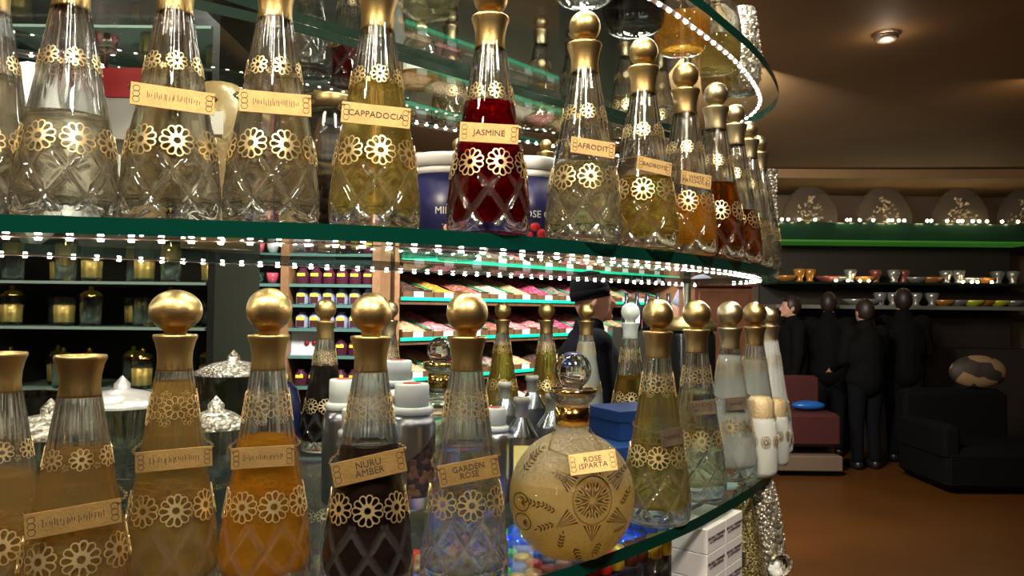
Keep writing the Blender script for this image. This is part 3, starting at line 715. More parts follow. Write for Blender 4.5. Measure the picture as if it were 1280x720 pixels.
# ------------------------------------------------------------------ tubs behind the middle row
navy = mat('navy_print', (.012, .012, .07), 0, .35); whitep = mat('white_plastic', (.72, .72, .72), 0, .35)
def tub(px, d, words, label, side=None, blob=None, wz=.055, spin=0):
    p = at(px, d, .075); t = thing('plastic_tub', label, 'tub', (p.x, p.y, ZM), -math.atan2(p.x, p.y), 'navy and white plastic tubs')
    r0, r1 = .049, .053
    link('body', MB().lathe([(.0001, 0), (r0, 0), (r1, .095), (.0001, .095)], 48).mesh('tub_body', navy), t)
    link('white_band', MB().lathe([(r1-.001, .0951), (r1+.0006, .0951), (r1+.001, .104), (r1-.001, .104)], 48).mesh('tub_band', whitep), t)
    link('lid', MB().lathe([(r1, .1045), (r1+.0025, .1045), (r1+.003, .119), (r1+.001, .1215), (r1-.004, .1215), (r1-.005, .119), (.0001, .119)], 48).mesh('tub_lid', whitep), t)
    def wrap(s, size, a0, z0, vert=False):
        me = text(s, size).copy(); me.materials.clear(); me.materials.append(whitep)
        for v in me.vertices:
            x, y = (v.co.x, v.co.y) if not vert else (v.co.y, -v.co.x)
            zz = z0+y; q = r0+(r1-r0)*zz/.095+.0004+v.co.z; a = -PI/2+a0+x/r1; v.co = (q*math.cos(a), q*math.sin(a), zz)
        link('lettering', me, t)
    wrap(words, .013, 0+spin, wz)
    if side: wrap(side, .009, -1.0, .063, True)
    if blob:
        mb = MB(); rr = random.Random(5)
        for (aa, zz, s) in blob['pts']:
            q = r0+(r1-r0)*zz/.095-.003
            mb.sphere((q*math.cos(-PI/2+aa), q*math.sin(-PI/2+aa), zz), s, 12, 8, (1, .5, .8))
        link('printed_picture', mb.mesh('printed_picture', blob['m']), t)
    return t
tub(561, .98, 'MILK', 'navy tub with white lid reading MILK between cappadocia and jasmine bottles', 'MADE IN', dict(m=mat('hand_print', (.62, .36, .26), 0, .6), pts=[(.0, .026, .009), (-.12, .03, .006), (-.14, .018, .006), (.1, .016, .009), (0, .01, .008), (.22, .028, .008), (.3, .014, .009)]), .047, -.1)
tub(655, 1.0, 'ROSE CREAM', 'navy tub with white lid reading ROSE CREAM between jasmine and afrodit bottles', None, dict(m=mat('rose_print', (.4, .005, .01), 0, .5), pts=[(.25, .03, .009), (.42, .022, .009), (.1, .02, .008), (.3, .012, .009), (.6, .03, .007), (.62, .012, .009), (-.2, .024, .009), (-.1, .012, .008)]), .046, .58)
# brass knobbed bottles behind tubs
for (px, d, lb) in ((571, 1.18, 'small olive gold capped bottle peeping over the milk tub'), (681, 1.18, 'small gold capped bottle peeping over the rose cream tub')):
    bottle(px, d, ZM, MID, 'olive', .08, lb, 'gold capped bottles behind the tubs', .0135, .1, None, 'gold', detail=False).scale = (.72, .72, .74)
p = at(522, 1.12, .075); t = thing('wooden_ball_jar', 'jar with brown ball lid left of the milk tub', 'jar', (p.x, p.y, ZM))
link('body', MB().lathe([(.0001, 0), (.028, 0), (.03, .1), (.02, .11), (.0001, .11)], 24).mesh('ball_jar_body', G['smoke']), t)
link('lid', MB().sphere((0, 0, .135), .027, 20, 12, (1, 1, .95)).mesh('ball_lid', mat('brown_ball', (.22, .17, .10), .2, .45)), t)
# ------------------------------------------------------------------ left back: big lidded jar, tall frosted vessels, red box, crystal
p = at(412, 1.02, .075); t = thing('lidded_jar', 'big dark glass jar with bronze screw lid between the grey and cappadocia bottles', 'jar', (p.x, p.y, ZM))
link('glass_body', MB().lathe([(.0001, 0), (.042, 0), (.046, .01), (.046, .16), (.038, .185), (.036, .2), (.032, .2), (.034, .184), (.041, .158), (.041, .012), (.0001, .008)], 40).mesh('jar_glass', G['smoke']), t)
link('lid', MB().lathe([(.0001, .212), (.039, .212), (.0405, .209), (.0405, .195), (.039, .193)], 40).mesh('jar_lid', mat('bronze', (.22, .15, .07), .9, .35)), t)
link('dried_petals', MB().lathe([(.0001, .0125), (.0405, .0125), (.0405, .09), (.03, .1), (.0001, .105)], 24, lambda r, z, a: r*(1-.06*abs(math.sin(9*a+z*200)))).mesh('petals', voro('dried_petals', [(.05, .015, .01), (.02, .01, .01), (.09, .03, .015)], 120)), t, kind='stuff')
for (px, d, h, r, m_, lb) in ((272, 1.0, .26, .045, 'tan', 'tall tan frosted vessel behind and between the two greyish plated bottles'), (150, 1.05, .18, .055, 'smoke', 'wide smoky crystal canister behind the first and second middle bottles'), (-6, .98, .24, .05, 'smoke', 'tall smoky crystal decanter behind the leftmost middle bottle')):
    if m_ == 'tan': G['tan'] = mat('tan_frosted', (.26, .18, .07), .1, .35, .25, bump=.6, bs=90)
    p = at(px, d, .075); t = thing('crystal_canister', lb, 'canister', (p.x, p.y, ZM))
    link('body', MB().lathe([(.0001, 0), (r, 0), (r*1.03, .02), (r, h*.6), (r*.8, h*.8), (r*.5, h*.86), (.0001, h*.87)], 36, lambda q, z, a: q*(1+.03*math.cos(12*a+z*60))).mesh('canister_body', G[m_]), t)
    link('paper_tag', MB().box((.0, -r*1.03, h*.62), (r*1.0, .001, .03)).mesh('paper_tag', mat('tag_paper', (.6, .58, .54), 0, .6)), t)
p = at(143, 1.25, .075)
# cut crystal bowls and vessels
def cutbowl(px, d, z, r, h, label, cap_=None, group='cut crystal bowls', m_='crystal', lid=None):
    p = at(px, d, z-EYE); t = thing('crystal_bowl', label, 'bowl', (p.x, p.y, z), 0, group)
    def fn(q, zz, a):
        g = abs(math.sin(7*a+zz*PI/h*2.5))+abs(math.sin(7*a-zz*PI/h*2.5)); return q*(1-.05*(g > 1.5)-.02*math.cos(14*a))
    mb = MB(); mb.lathe([(.0001, 0), (r*.55, 0), (r*.6, .005), (r*.7, h*.2), (r*.9, h*.5), (r, h*.8), (r*1.02, h)], 56, fn)
    mb.lathe([(.0001, .008), (r*.55, .01), (r*.82, h*.5), (r*.94, h)], 40, flip=True); mb.lathe([(r*1.02, h), (r*.94, h)], 40)
    link('glass_body', mb.mesh('bowl_glass', G[m_]), t)
    if lid: link('lid', MB().lathe([(r*1.04, h+.0005), (r*1.04, h+.008), (r*.6, h+.022), (.012, h+.028), (.012, h+.036), (.0001, h+.05)], 36, lambda q, z_, a: q*(1+.02*math.cos(12*a))).mesh('bowl_lid', G[lid]), t)
    return t
cutbowl(60, 1.02, ZL, .065, .10, 'cut crystal bowl with silver lid behind the stopperless bottle', lid='silver')
cutbowl(155, 1.16, ZL, .06, .12, 'cut crystal jar with pale lid between the stopperless and golden bottles', lid='whitelid') if 'whitelid' in G else None
G['whitelid'] = mat('pale_lid', (.55, .53, .5), .4, .3, bump=.5, bs=120)
cutbowl(150, 1.2, ZL, .062, .115, 'cut crystal jar with pale lid between the stopperless and golden bottles', lid='whitelid')
cutbowl(268, 1.15, ZL, .045, .09, 'small cut crystal bowl between the golden and amber bottles', lid='silver')
cutbowl(178, .93, ZL, .04, .07, 'low clear crystal bowl left of the golden bottle')
cutbowl(290, 1.5, ZL, .07, .14, 'dark cut crystal jar behind the amber bottle', m_='smoke', lid='silver')
cutbowl(20, 1.3, ZL, .07, .12, 'smoky crystal bowl at the far left behind the honey coloured bottle', m_='smoke')
cutbowl(52, 1.02, ZU, .08, .10, 'bright crystal bowl over the leftmost middle bottle, on the far top shelf', group=None) if False else None
# crumpled tissue on the left of the middle shelf
def crumple(px, d, z, r, sc, label, m_, seed=1, name='tissue', cat='tissue'):
    p = at(px, d, z-EYE); rr = random.Random(seed); mb = MB(); mb.sphere((0, 0, 0), r, 28, 18, sc)
    dirs = [(Vector((rr.gauss(0, 1), rr.gauss(0, 1), rr.gauss(0, 1))).normalized(), rr.uniform(.5, .95)) for _ in range(26)]
    vs = []
    for v in mb.v:
        q = Vector(v); l_ = max(1e-6, q.length); nrm = q/l_
        for dd, k in dirs:
            dp = nrm.dot(dd)
            if dp > .82: q -= nrm*l_*(dp-.82)*k*1.5
        vs.append(tuple(q))
    mb.v = vs; mb.sm = [False]*len(mb.f); zmin = min(v[2] for v in vs)
    o = link(name, mb.mesh(name, m_), None); o.location = (p.x, p.y, z-zmin); return tag(o, label, cat)
tiss = mat('white_tissue', (.8, .82, .84), 0, .6)
crumple(38, .98, ZM, .068, (1, .6, 2.1), 'crumpled bright white wrapping film behind the leftmost middle bottle', mat('bright_film', (.88, .90, .92), 0, .3), 4, 'wrapping_film', 'film')
p = at(143, 1.15, .075); t = thing('red_box', 'dark red box with pale base, high behind the first two middle bottles', 'box', (p.x, p.y, ZM))
link('base', MB().box((0, 0, .12), (.1, .06, .24)).mesh('red_box_base', mat('grey_card', (.25, .24, .22), 0, .5)), t)
link('lid', MB().box((0, 0, .2625), (.104, .064, .045)).mesh('red_box_lid', mat('dark_red', (.2, .008, .012), 0, .4)), t)
t = thing('glass_goblet', 'small stemmed goblet standing on the dark red box', 'goblet', (p.x-.02, p.y, ZM+.285))
link('bowl', MB().lathe([(.0001, .03), (.014, .034), (.018, .06), (.017, .06), (.013, .037), (.0001, .034)], 24).mesh('goblet_bowl', G['crystal']), t)
link('stem', MB().lathe([(.0001, 0), (.015, 0), (.014, .002), (.003, .005), (.003, .03), (.0001, .03)], 24).mesh('goblet_stem', G['crystal']), t)
# ------------------------------------------------------------------ bottles and boxes on the lowest shelf
alu = mat('brushed_aluminium', (.45, .46, .48), 1, .28)
capw = mat('white_cap', (.74, .76, .76), 0, .35)
def can(px, d, h, r, label, pic=False, s=1):
    p = at(px, d, ZL-EYE); t = thing('aluminium_bottle', label, 'bottle', (p.x, p.y, ZL), -math.atan2(p.x, p.y), 'silver bottles with white screw caps')
    link('body', MB().lathe([(.0001, 0), (r*.96, 0), (r, .004), (r, h*.66), (r*.93, h*.72), (r*.72, h*.76), (.0001, h*.765)], 40).mesh('alu_body', alu), t)
    link('cap_skirt', MB().lathe([(.0001, h*.757), (r*.86, h*.757), (r*.88, h*.80), (r*.80, h*.815), (.0001, h*.815)], 40, lambda q, z, a: q*(1+.012*math.cos(24*a))).mesh('cap_skirt', capw), t)
    c = link('cap', MB().lathe([(.0001, h*.816), (r*.70, h*.816), (r*.70, h*.985), (r*.66, h), (.0001, h)], 60, lambda q, z, a: q*(1+.01*math.cos(30*a))).mesh('can_cap', capw), t)
    link('red_emblem', MB().lathe([(.0001, h+.0008), (r*.38, h+.0008), (r*.38, h-.001)], 24).mesh('red_emblem', mat('red_emblem', (.55, .09, .08), 0, .5)), c)
    if pic:
        mb = MB(); n_ = 16; vs = []
        for i in range(n_+1):
            a = -PI/2-.15+1.35*i/n_
            for j, zz in enumerate((.018, .018+.05+.035*i/n_)): vs.append(((r+.0004)*math.cos(a), (r+.0004)*math.sin(a), zz))
        mb.add(vs, [[2*i, 2*i+2, 2*i+3, 2*i+1] for i in range(n_)], True)
        link('printed_picture', mb.mesh('bean_print', voro('vanilla_pod_print', [(.02, .01, .008), (.10, .045, .025), (.015, .01, .01), (.05, .02, .012)], 130, .4, .5)), t)
        mb = MB()
        for i in range(11):
            zz = .02+i*.007; a = -PI/2-.42
            mb.box((0, 0, 0), (.006, .0006, .0012), Matrix.Translation(((r+.0005)*math.cos(a), (r+.0005)*math.sin(a), zz)) @ Matrix.Rotation(a+PI/2, 4, 'Z') @ Matrix.Rotation(.6 if i % 2 else -.6, 4, 'Y'))
        link('side_pattern', mb.mesh('side_pattern', G['ink']), t)
    return t
can(513, 1.05, .172, .034, 'silver bottle with white cap and vanilla pod picture, right of the nuru amber bottle', True)
can(428, 1.07, .175, .03, 'silver bottle with white cap standing left behind the nuru amber bottle')
can(443, .98, .145, .026, 'smaller silver bottle with white cap pressed against the nuru amber bottle')
can(495, 1.32, .185, .036, 'silver bottle with white cap farther back over the vanilla pod bottle')
can(617, 1.08, .135, .024, 'silver bottle with white cap seen right of the garden rose bottle')
def funnel(px, d, label, r=.026, h=.14, lab=False):
    p = at(px, d, ZL-EYE); t = thing('cone_shouldered_flask', label, 'bottle', (p.x, p.y, ZL), -math.atan2(p.x, p.y), 'metal flasks with conical shoulders')
    link('body', MB().lathe([(.0001, 0), (r, 0), (r, h*.6), (r*.98, h*.62)], 36).mesh('funnel_body', alu), t)
    link('shoulder', MB().lathe([(r*1.02, h*.615), (r*1.02, h*.63), (r*.36, h*.8), (r*.34, h*.82)], 36, smooth=True).mesh('funnel_shoulder', mat('shiny_tin', (.6, .68, .74), 1, .18)), t)
    link('cap', MB().lathe([(r*.36, h*.8), (r*.38, h*.93), (r*.46, h*.935), (r*.5, h*.97), (r*.44, h), (.0001, h)], 30).mesh('funnel_cap', mat('grey_cap', (.3, .29, .25), .2, .5)), t)
    if lab: link('yellow_label', MB().box((.004, -r-.0005, h*.38), (.03, .001, .05)).mesh('yellow_label', mat('yellow_label', (.75, .68, .22), 0, .6)), t)
    return t
funnel(651, 1.10, 'cone shouldered metal flask with yellow label left of the round crackle flask', .026, .148, True)
funnel(690, 1.22, 'cone shouldered metal flask right behind the gold ringed neck of the crackle flask')
funnel(664, 1.38, 'cone shouldered metal flask between two others, farther back', .026, .155)
funnel(630, 1.32, 'cone shouldered metal flask half hidden behind the garden rose bottle', .026, .148)
blue = mat('blue_card', (.008, .035, .14), 0, .4, bump=.1, bs=60)
for i, (px, d, z, lb) in enumerate(((782, 1.30, 0, 'blue cardboard box behind the crystal ball stopper, bottom of two'), (790, 1.36, .052, 'blue cardboard box lying on top of the other blue box'))):
    p = at(px, d, ZL-EYE); t = thing('blue_box', lb, 'box', (p.x, p.y, ZL+z*1.0), R(28), 'blue cardboard boxes')
    link('base', MB().box((0, 0, .0225), (.13, .10, .045)).mesh('blue_box_base', blue), t)
    link('lid', MB().box((0, 0, .0405), (.134, .104, .02), bev=.001).mesh('blue_box_lid', blue), t)
p = at(862, 1.72, ZL-EYE); t = thing('black_jar', 'black jar with broad brass lid behind the sandal wood bottle', 'jar', (p.x, p.y, ZL))
link('body', MB().lathe([(.0001, 0), (.055, 0), (.058, .01), (.058, .22), (.05, .235), (.0001, .235)], 40).mesh('black_jar_body', mat('black_glass', (.008, .008, .008), 0, .15)), t)
link('lid', MB().lathe([(.052, .232), (.060, .232), (.060, .246), (.052, .255), (.045, .262), (.02, .266), (.0001, .267)], 40).mesh('brass_lid', mat('brass_lid', (.55, .42, .18), .9, .35)), t)
p = at(352, 1.42, ZL-EYE); t = thing('navy_bottle', 'small navy round bottle left of the standing back black bottle', 'bottle', (p.x, p.y, ZL))
link('body', MB().lathe([(.0001, 0), (.03, 0), (.034, .03), (.034, .09), (.028, .12), (.014, .135), (.0001, .136)], 28).mesh('navy_body', mat('navy_glass', (.01, .012, .05), 0, .12)), t)
link('cap', MB().lathe([(.012, .134), (.014, .15), (.0001, .152)], 20).mesh('navy_cap', G['gold']), t)
# vials with coloured caps, standing on the counter under the lowest glass
vb = MB().lathe([(.0001, 0), (.009, 0), (.0095, .004), (.0095, .085), (.0001, .085)], 14).mesh('vial_body', glassmat('vial_glass', (.8, .78, .75), 1.3, .05, .5))
vc = MB().lathe([(.0088, .0), (.0098, .001), (.0098, .026), (.0088, .0285), (.0001, .0285)], 20).mesh('vial_cap', G['gold'])
capm = dict(blue=mat('blue_cap', (.03, .13, .85), .0, .2), copper=mat('copper_cap', (.55, .30, .2), .4, .35), red=mat('red_cap', (.6, .02, .02), 0, .25), yellow=mat('yellow_cap', (.72, .5, .05), .5, .3), green=mat('green_cap', (.02, .4, .2), 0, .3), brown=mat('brown_cap', (.13, .035, .015), .3, .35), dark=mat('dark_cap', (.05, .055, .04), .5, .3))
def inside(x, y, off):
    return all(not (abs(x-a) < .001) for a, b in ()) and (lambda s: s >= off)(min((Vector((x, y))-Vector(q)).length for q in fc)) and _pip(x, y)
def _pip(x, y):
    P_ = fc+back_low; c = False
    for i in range(len(P_)):
        a, b = P_[i], P_[i-1]
        if (a[1] > y) != (b[1] > y) and x < (b[0]-a[0])*(y-a[1])/(b[1]-a[1])+a[0]: c = not c
    return c
rr = random.Random(11); nv = 0
ca, sa = math.cos(R(40)), math.sin(R(40))
for i in range(-10, 16):
    for j in range(0, 8):
        x0, y0 = i*.0235, j*.0235
        x = .06+x0*ca-y0*sa+rr.uniform(-.001, .001); y = .84+x0*sa+y0*ca+rr.uniform(-.001, .001)
        if not inside(x, y, .026) or x < -.16 or y > 1.07 or x > .225: continue
        pxx = 640+F*x/y
        if pxx < 660 or j > 5: c = rr.choice(['blue', 'blue', 'copper', 'copper', 'blue', 'green', 'red', 'yellow'])
        elif pxx < 770: c = rr.choice(['blue', 'red', 'dark', 'copper', 'blue'])
        else: c = 'blue' if j > 1 else rr.choice(['red', 'yellow', 'brown', 'brown'])
        if j == 0 and pxx > 775: c = 'brown'
        if j == 0 and 755 < pxx <= 775: c = 'yellow'
        if j == 0 and 735 < pxx <= 755: c = 'red'
        t = thing('perfume_vial', 'small glass vial with a shiny %s cap standing under the lowest glass shelf' % c, 'vial', (x, y, 1.09), 0, '%s capped vials under the lowest shelf' % c)
        link('body', vb, t); o = link('cap', vc, t, capm[c]); o.location = (0, 0, .0853); nv += 1
# white boxes with printed sides
wb = mat('white_card', (.74, .72, .74), 0, .5)
ang = math.atan2(.30, .235)
lbm = text('SPECIALLY PREPARED\n& COMPOSITION', .0062)
wbm = MB().box((0, 0, 0), (.064, .06, .0345), bev=.0008).mesh('white_box', wb)
spots = {}
b0 = Vector((.270, 1.075)); u_ = Vector((math.cos(ang), math.sin(ang))); 
for i in range(2):
    for j in range(3):
        q = b0+u_*(.0655*i); 
        t = thing('white_carton', 'white printed carton, %s in the stack and %s from the vials, at the shelf edge' % (('bottom', 'middle', 'topmost')[j], ('first', 'second', 'third')[i]), 'box', (q.x, q.y, 1.0905+.0175+.0352*j), ang, 'white printed cartons')
        link('carton', wbm, t); o = link('lettering', lbm, t); o.location = (0, -.0304, 0); o.rotation_euler = (PI/2, 0, 0)
# pale paper under the glass behind the cartons
mb = MB(); rr = random.Random(2)
nx, ny = 14, 10; vs = [(.26+.014*i-.016*j*.6, 1.16+.026*j+.014*i, 1.188+.005*rr.random()) for j in range(ny) for i in range(nx)]
mb.add(vs, [[j*nx+i, j*nx+i+1, (j+1)*nx+i+1, (j+1)*nx+i] for j in range(ny-1) for i in range(nx-1)], True)
vs2 = [(a, b, c-.0015) for a, b, c in vs]; mb.add(vs2, [[j*nx+i, (j+1)*nx+i, (j+1)*nx+i+1, j*nx+i+1] for j in range(ny-1) for i in range(nx-1)], True)
o = link('wrapping_paper', mb.mesh('wrapping_paper', mat('pale_blue_paper', (.6, .68, .78), 0, .6)), None); tag(o, 'pale bluish wrapping paper lying under the glass behind the white cartons', 'paper')
# olive glitter cone and leaning beaded lantern with tissue
p = at(927, 1.30, -.46); t = thing('glitter_cone', 'olive glitter covered cone beside the white cartons under the shelf end', 'ornament', (p.x, p.y, .95))
gl = voro('olive_glitter', [(.16, .12, .03), (.34, .27, .1), (.08, .06, .02), (.5, .42, .2)], 420, .35, .8, .5, .002)
link('body', MB().lathe([(.0001, 0), (.065, 0), (.05, .06), (.022, .2), (.012, .24), (.0001, .243)], 36).mesh('cone_body', gl), t)
link('gold_tip', MB().sphere((0, 0, .245), .008, 12, 8).mesh('cone_tip', G['polish']), t)
p = at(957, 1.42, -.48); t = bumpy(962, 1.36, 1.0, [(.0001, 0), (.028, 0), (.036, .04), (.034, .12), (.028, .19), (.02, .2)], 'beaded silver lantern leaning under the right end of the lowest shelf', 'ornament', lean=-.12)
mb = MB()
M = Matrix.Translation((.012, -.036, .05)) @ Matrix.Rotation(PI/2, 4, 'X')
mb.lathe([(.017, -.006), (.021, -.004), (.021, .006), (.017, .008), (.016, 0), (.017, -.006)], 28, M=M)
link('opening_ring', mb.mesh('opening_ring', G['silver']), t)
crumple(969, 1.31, 1.035, .0145, (1, 1, 1.1), 'crumpled white tissue stuffed in the round opening of the leaning lantern', tiss, 9)
# ------------------------------------------------------------------ left cabinet with crystal
cabm = mat('cabinet_black', (.012, .012, .01), 0, .3); glz = G['crystal']
t = thing('dark_cabinet', 'black open cabinet with glass shelves full of crystal at the far left', 'cabinet', (0, 0, 0))
X0, X1, Y0, Y1 = -1.52, -.86, 2.1, 2.5
link('back_panel', MB().box(((X0+X1)/2, Y1, 1.35), (X1-X0, .02, 2.6)).mesh('cabinet_back', cabm), t)
for x in (X0, X1): link('side_panel', MB().box((x, (Y0+Y1)/2, 1.35), (.02, Y1-Y0-.025, 2.6)).mesh('cabinet_side', cabm), t)
link('plinth', MB().box(((X0+X1)/2, (Y0+Y1)/2, .45), (X1-X0-.02, Y1-Y0-.03, .8)).mesh('cabinet_plinth', cabm), t)
ez = [1.02, 1.25, 1.43, 1.56, 1.80, 2.05, 2.3]
for z in ez: link('glass_board', MB().box(((X0+X1)/2, (Y0+Y1)/2-.01, z), (X1-X0-.03, Y1-Y0-.04, .008)).mesh('glass_board', mat('board_glass', (.25, .35, .3), .3, .15)), t)
def tumbler(r, h, gold=False):
    mb = MB(); mb.lathe([(.0001, 0), (r*.85, 0), (r*.9, .004), (r, h)], 24, lambda q, z, a: q*(1-.05*max(0, math.cos(8*a+z*80))-.05*max(0, math.cos(8*a-z*80)))); mb.lathe([(.0001, .01), (r*.8, .01), (r*.9, h)], 24, flip=True); mb.lathe([(r, h), (r*.9, h)], 24)
    return mb.mesh('tumbler_glass', glz)
tm = tumbler(.03, .085); tl = MB().lathe([(.031, 0), (.031, .006), (.02, .016), (.006, .02), (.008, .028), (.0001, .034)], 24).mesh('tumbler_lid', G['polish']); tl2 = MB().lathe([(.0001, .011), (.026, .011), (.028, .06), (.0001, .06)], 20).mesh('tumbler_fill', mat('golden_fill', (.55, .42, .12), .4, .3))
names = ['lowest', 'second lowest', 'third', 'fourth', 'fifth', 'sixth']
for k, z in enumerate(ez[:6]):
    for i in range(8):
        x = X0+.06+i*.077; y = Y0+.06+(.1 if i % 3 == 1 else 0)
        g_ = (i+k) % 2 == 0
        t = thing('crystal_tumbler', 'crystal jar %s, %s from left, %s board of dark cabinet' % ('with gold contents' if g_ else 'without contents', ('first', 'second', 'third', 'fourth', 'fifth', 'sixth', 'seventh', 'eighth')[i], names[k]), 'glass', (x, y, z+.0042), 0, 'crystal jars in the dark cabinet')
        link('glass_body', tm, t)
        if g_: link('contents', tl2, t)
        if k in (1, 3) or i % 3 == 0: o = link('lid', tl, t); o.location = (0, 0, .0855)
# ------------------------------------------------------------------ middle distance rack: cups and perfume jars
rk = mat('rack_wood', (.25, .13, .06), 0, .5, var=.2, vs_=20); rw = mat('rack_white', (.6, .62, .62), 0, .5)
t = thing('perfume_rack', 'white backed rack of cups and small perfume jars behind the left bottles', 'rack', (0, 0, 0))
RY = 4.42
ordn = ['first', 'second', 'third', 'fourth', 'fifth', 'sixth', 'seventh', 'eighth']; rown = ['lowest', 'second', 'third', 'fourth', 'fifth', 'sixth', 'topmost']
def rx(px, d=RY): return at(px, d, 0).x
link('back_panel', MB().box(((rx(215)+rx(478))/2, RY+.27, 1.3), (rx(478)-rx(215), .02, 2.4)).mesh('rack_back', mat('rack_back', (.10, .09, .10), 0, .5)), t)
for px in (212, 362, 474): link('rack_post', MB().box((rx(px), RY+.07, 1.3), (.045, .36, 2.6)).mesh('rack_post', rk), t)
rz = [1.02, 1.20, 1.36, 1.50, 1.62, 1.80, 1.98]
for z in rz: link('rack_shelf', MB().box(((rx(215)+rx(470))/2, RY+.08, z), (rx(470)-rx(218), .34, .018)).mesh('rack_shelf', mat('rack_glass', (.12, .25, .22), .2, .2)), t)
jb = MB().lathe([(.0001, 0), (.036, 0), (.038, .005), (.038, .06), (.03, .075), (.022, .08), (.022, .095), (.0001, .096)], 16)
jbm = jb.mesh('pot_body', mat('lilac_glass', (.42, .45, .62), 0, .15, .3)); jbm2 = jb.mesh('pot_body_dark', mat('plum_jar', (.07, .015, .03), 0, .2))
yl = MB().box((0, -.0385, .055), (.045, .002, .018)).mesh('yellow_tag', mat('yellow_tag', (.85, .72, .05), 0, .5)); dkb = MB().box((0, -.0385, .025), (.045, .002, .035)).mesh('dark_tag', mat('dark_tag', (.06, .01, .015), 0, .5))
gj = 'perfume jars on the middle distance rack'
for k, z in enumerate(rz):
    for i in range(6):
        px = 378+i*16.5
        x = rx(px, RY-.02)
        if k == 1 and px < 425: continue
        dark_ = k in (0, 1, 5, 4)
        t = thing('perfume_jar', ('plum jar' if dark_ else 'lilac jar')+' with yellow tag, %s from left on %s board of cup rack' % (ordn[i], rown[k]), 'jar', (x, RY-.02, z+.0095), 0, gj)
        link('body', jbm2 if dark_ else jbm, t); link('yellow_tag', yl, t)
        if not dark_: link('dark_tag', dkb, t)
cupm = [MB().lathe([(.0001, 0), (.02, 0), (.032, .03), (.036, .065), (.033, .065), (.028, .03), (.0001, .01)], 16).mesh('cup', m_) for m_ in (mat('white_cup', (.7, .7, .7), .2, .2), mat('gilt_cup', (.7, .5, .15), .7, .25), mat('rose_cup', (.55, .08, .12), 0, .2), G['crystal'])]
for k, z in enumerate(rz):
    for i in range(7):
        q = (i*3+k*2) % 4; 
        if k == 5: q = 2 if i % 2 else 0
        t_ = link('cup', cupm[q], None); t_.location = (rx(232+i*18, RY), RY, z+.0095)
        tag(t_, '%s little cup, %s from left on %s board of cup rack' % (('white', 'gilt', 'rose red', 'clear crystal')[q], ordn[i], rown[k]), 'cup', ('white', 'gilt', 'rose red', 'clear crystal')[q]+' little cups on the rack')
# white card with red dots
p = at(392, RY, .0); t = thing('price_board', 'white board with a row of dark red dots behind the standing back black bottle', 'board', (p.x, RY-.02, 1.2195))
link('panel', MB().box((0, 0, .065), (.26, .012, .13)).mesh('price_panel', mat('white_board', (.7, .7, .74), 0, .4)), t)
for i in range(3): link('dot', MB().lathe([(.0001, 0), (.016, 0), (.014, .006), (.0001, .007)], 14, M=Matrix.Translation((-.03+i*.045, -.0065, .06)) @ Matrix.Rotation(PI/2, 4, 'X')).mesh('dot', mat('dot_red', (.3, .01, .02), 0, .4)), t)
link('foot', MB().box((0, .03, -.005), (.26, .1, .01)).mesh('board_foot', rw), t)
# ------------------------------------------------------------------ spice racks
A = Vector((-.81, 4.87)); U = Vector((.68, .733)); Nn = Vector((.733, -.68)); ra = math.atan2(U.y, U.x)
t = thing('spice_rack', 'long wooden rack of spice bins with green lit shelf edges', 'rack', (A.x, A.y, 0), ra)
LR = 3.5
wood = mat('bin_wood', (.10, .045, .02), 0, .5, var=.25, vs_=15); green = mat('green_led_edge', (.0, .35, .2), emit=(.0, .55, .28), es=.8)
link('back_panel', MB().box((LR/2, .40, 1.0), (LR, .03, 2.1)).mesh('spice_back', wood), t)
for x in (-.02, LR+.02): link('side_panel', MB().box((x, .14, 1.05), (.04, .5, 2.1)).mesh('spice_side', rk), t)
rows = [EYE+.066+.265*k for k in (-4, -3, -2, -1, 0, 1)]
for z in rows:
    link('shelf_board', MB().box((LR/2, .13, z-.035), (LR-.001, .5, .03)).mesh('spice_board', wood), t)
    link('green_edge', MB().box((LR/2, -.128, z-.012), (LR-.002, .012, .022)).mesh('green_edge', green), t)
spices = [('dark brown clove', [(.04, .02, .015), (.08, .035, .025), (.03, .012, .01)]), ('orange turmeric', [(.62, .30, .03), (.5, .22, .02), (.7, .38, .06)]), ('brick red chip', [(.35, .12, .08), (.25, .08, .06), (.45, .2, .14)]), ('cream seed', [(.62, .58, .42), (.5, .46, .32), (.7, .68, .54)]),
          ('tan nut', [(.5, .34, .18), (.62, .44, .26), (.38, .24, .12)]), ('magenta bud', [(.4, .04, .12), (.55, .1, .2), (.28, .02, .07)]), ('grey brown leaf', [(.22, .16, .14), (.3, .22, .18), (.14, .1, .08)]), ('pink blossom', [(.62, .2, .22), (.7, .3, .3), (.5, .12, .15)]),
          ('pale almond', [(.6, .46, .3), (.7, .55, .38), (.5, .36, .22)]), ('rose petal', [(.6, .08, .18), (.7, .4, .45), (.45, .04, .12)])]
BW = .268
def moundmesh(seed, m_):
    rr = random.Random(seed); mb = MB(); nx, ny = 11, 8; vs = []
    for j in range(ny):
        for i in range(nx):
            x = (i/(nx-1)-.5)*BW*.93; y = -.10+.42*j/(ny-1); e = min(1, 2.2*min(i/(nx-1), 1-i/(nx-1)), 1.8*min((j+.5)/(ny-1), 1))
            vs.append((x, y, .045+.11*j/(ny-1)+.045*e*(.8+.3*math.sin(seed+i*.5))+rr.uniform(-.006, .006)))
    mb.add(vs, [[j*nx+i, j*nx+i+1, (j+1)*nx+i+1, (j+1)*nx+i] for j in range(ny-1) for i in range(nx-1)], True); return mb.mesh('spice_heap', m_)
hm = [moundmesh(i, voro(n_+'_heap', c, 42, .7, .9, 0, .012)) for i, (n_, c) in enumerate(spices)]
tray = MB(); tray.box((0, -.11, .028), (BW*.96, .014, .056)); 
for sx in (-1, 1): tray.box((sx*BW*.478, .1, .035), (.008, .42, .07))
traym = tray.mesh('bin_tray', wood)
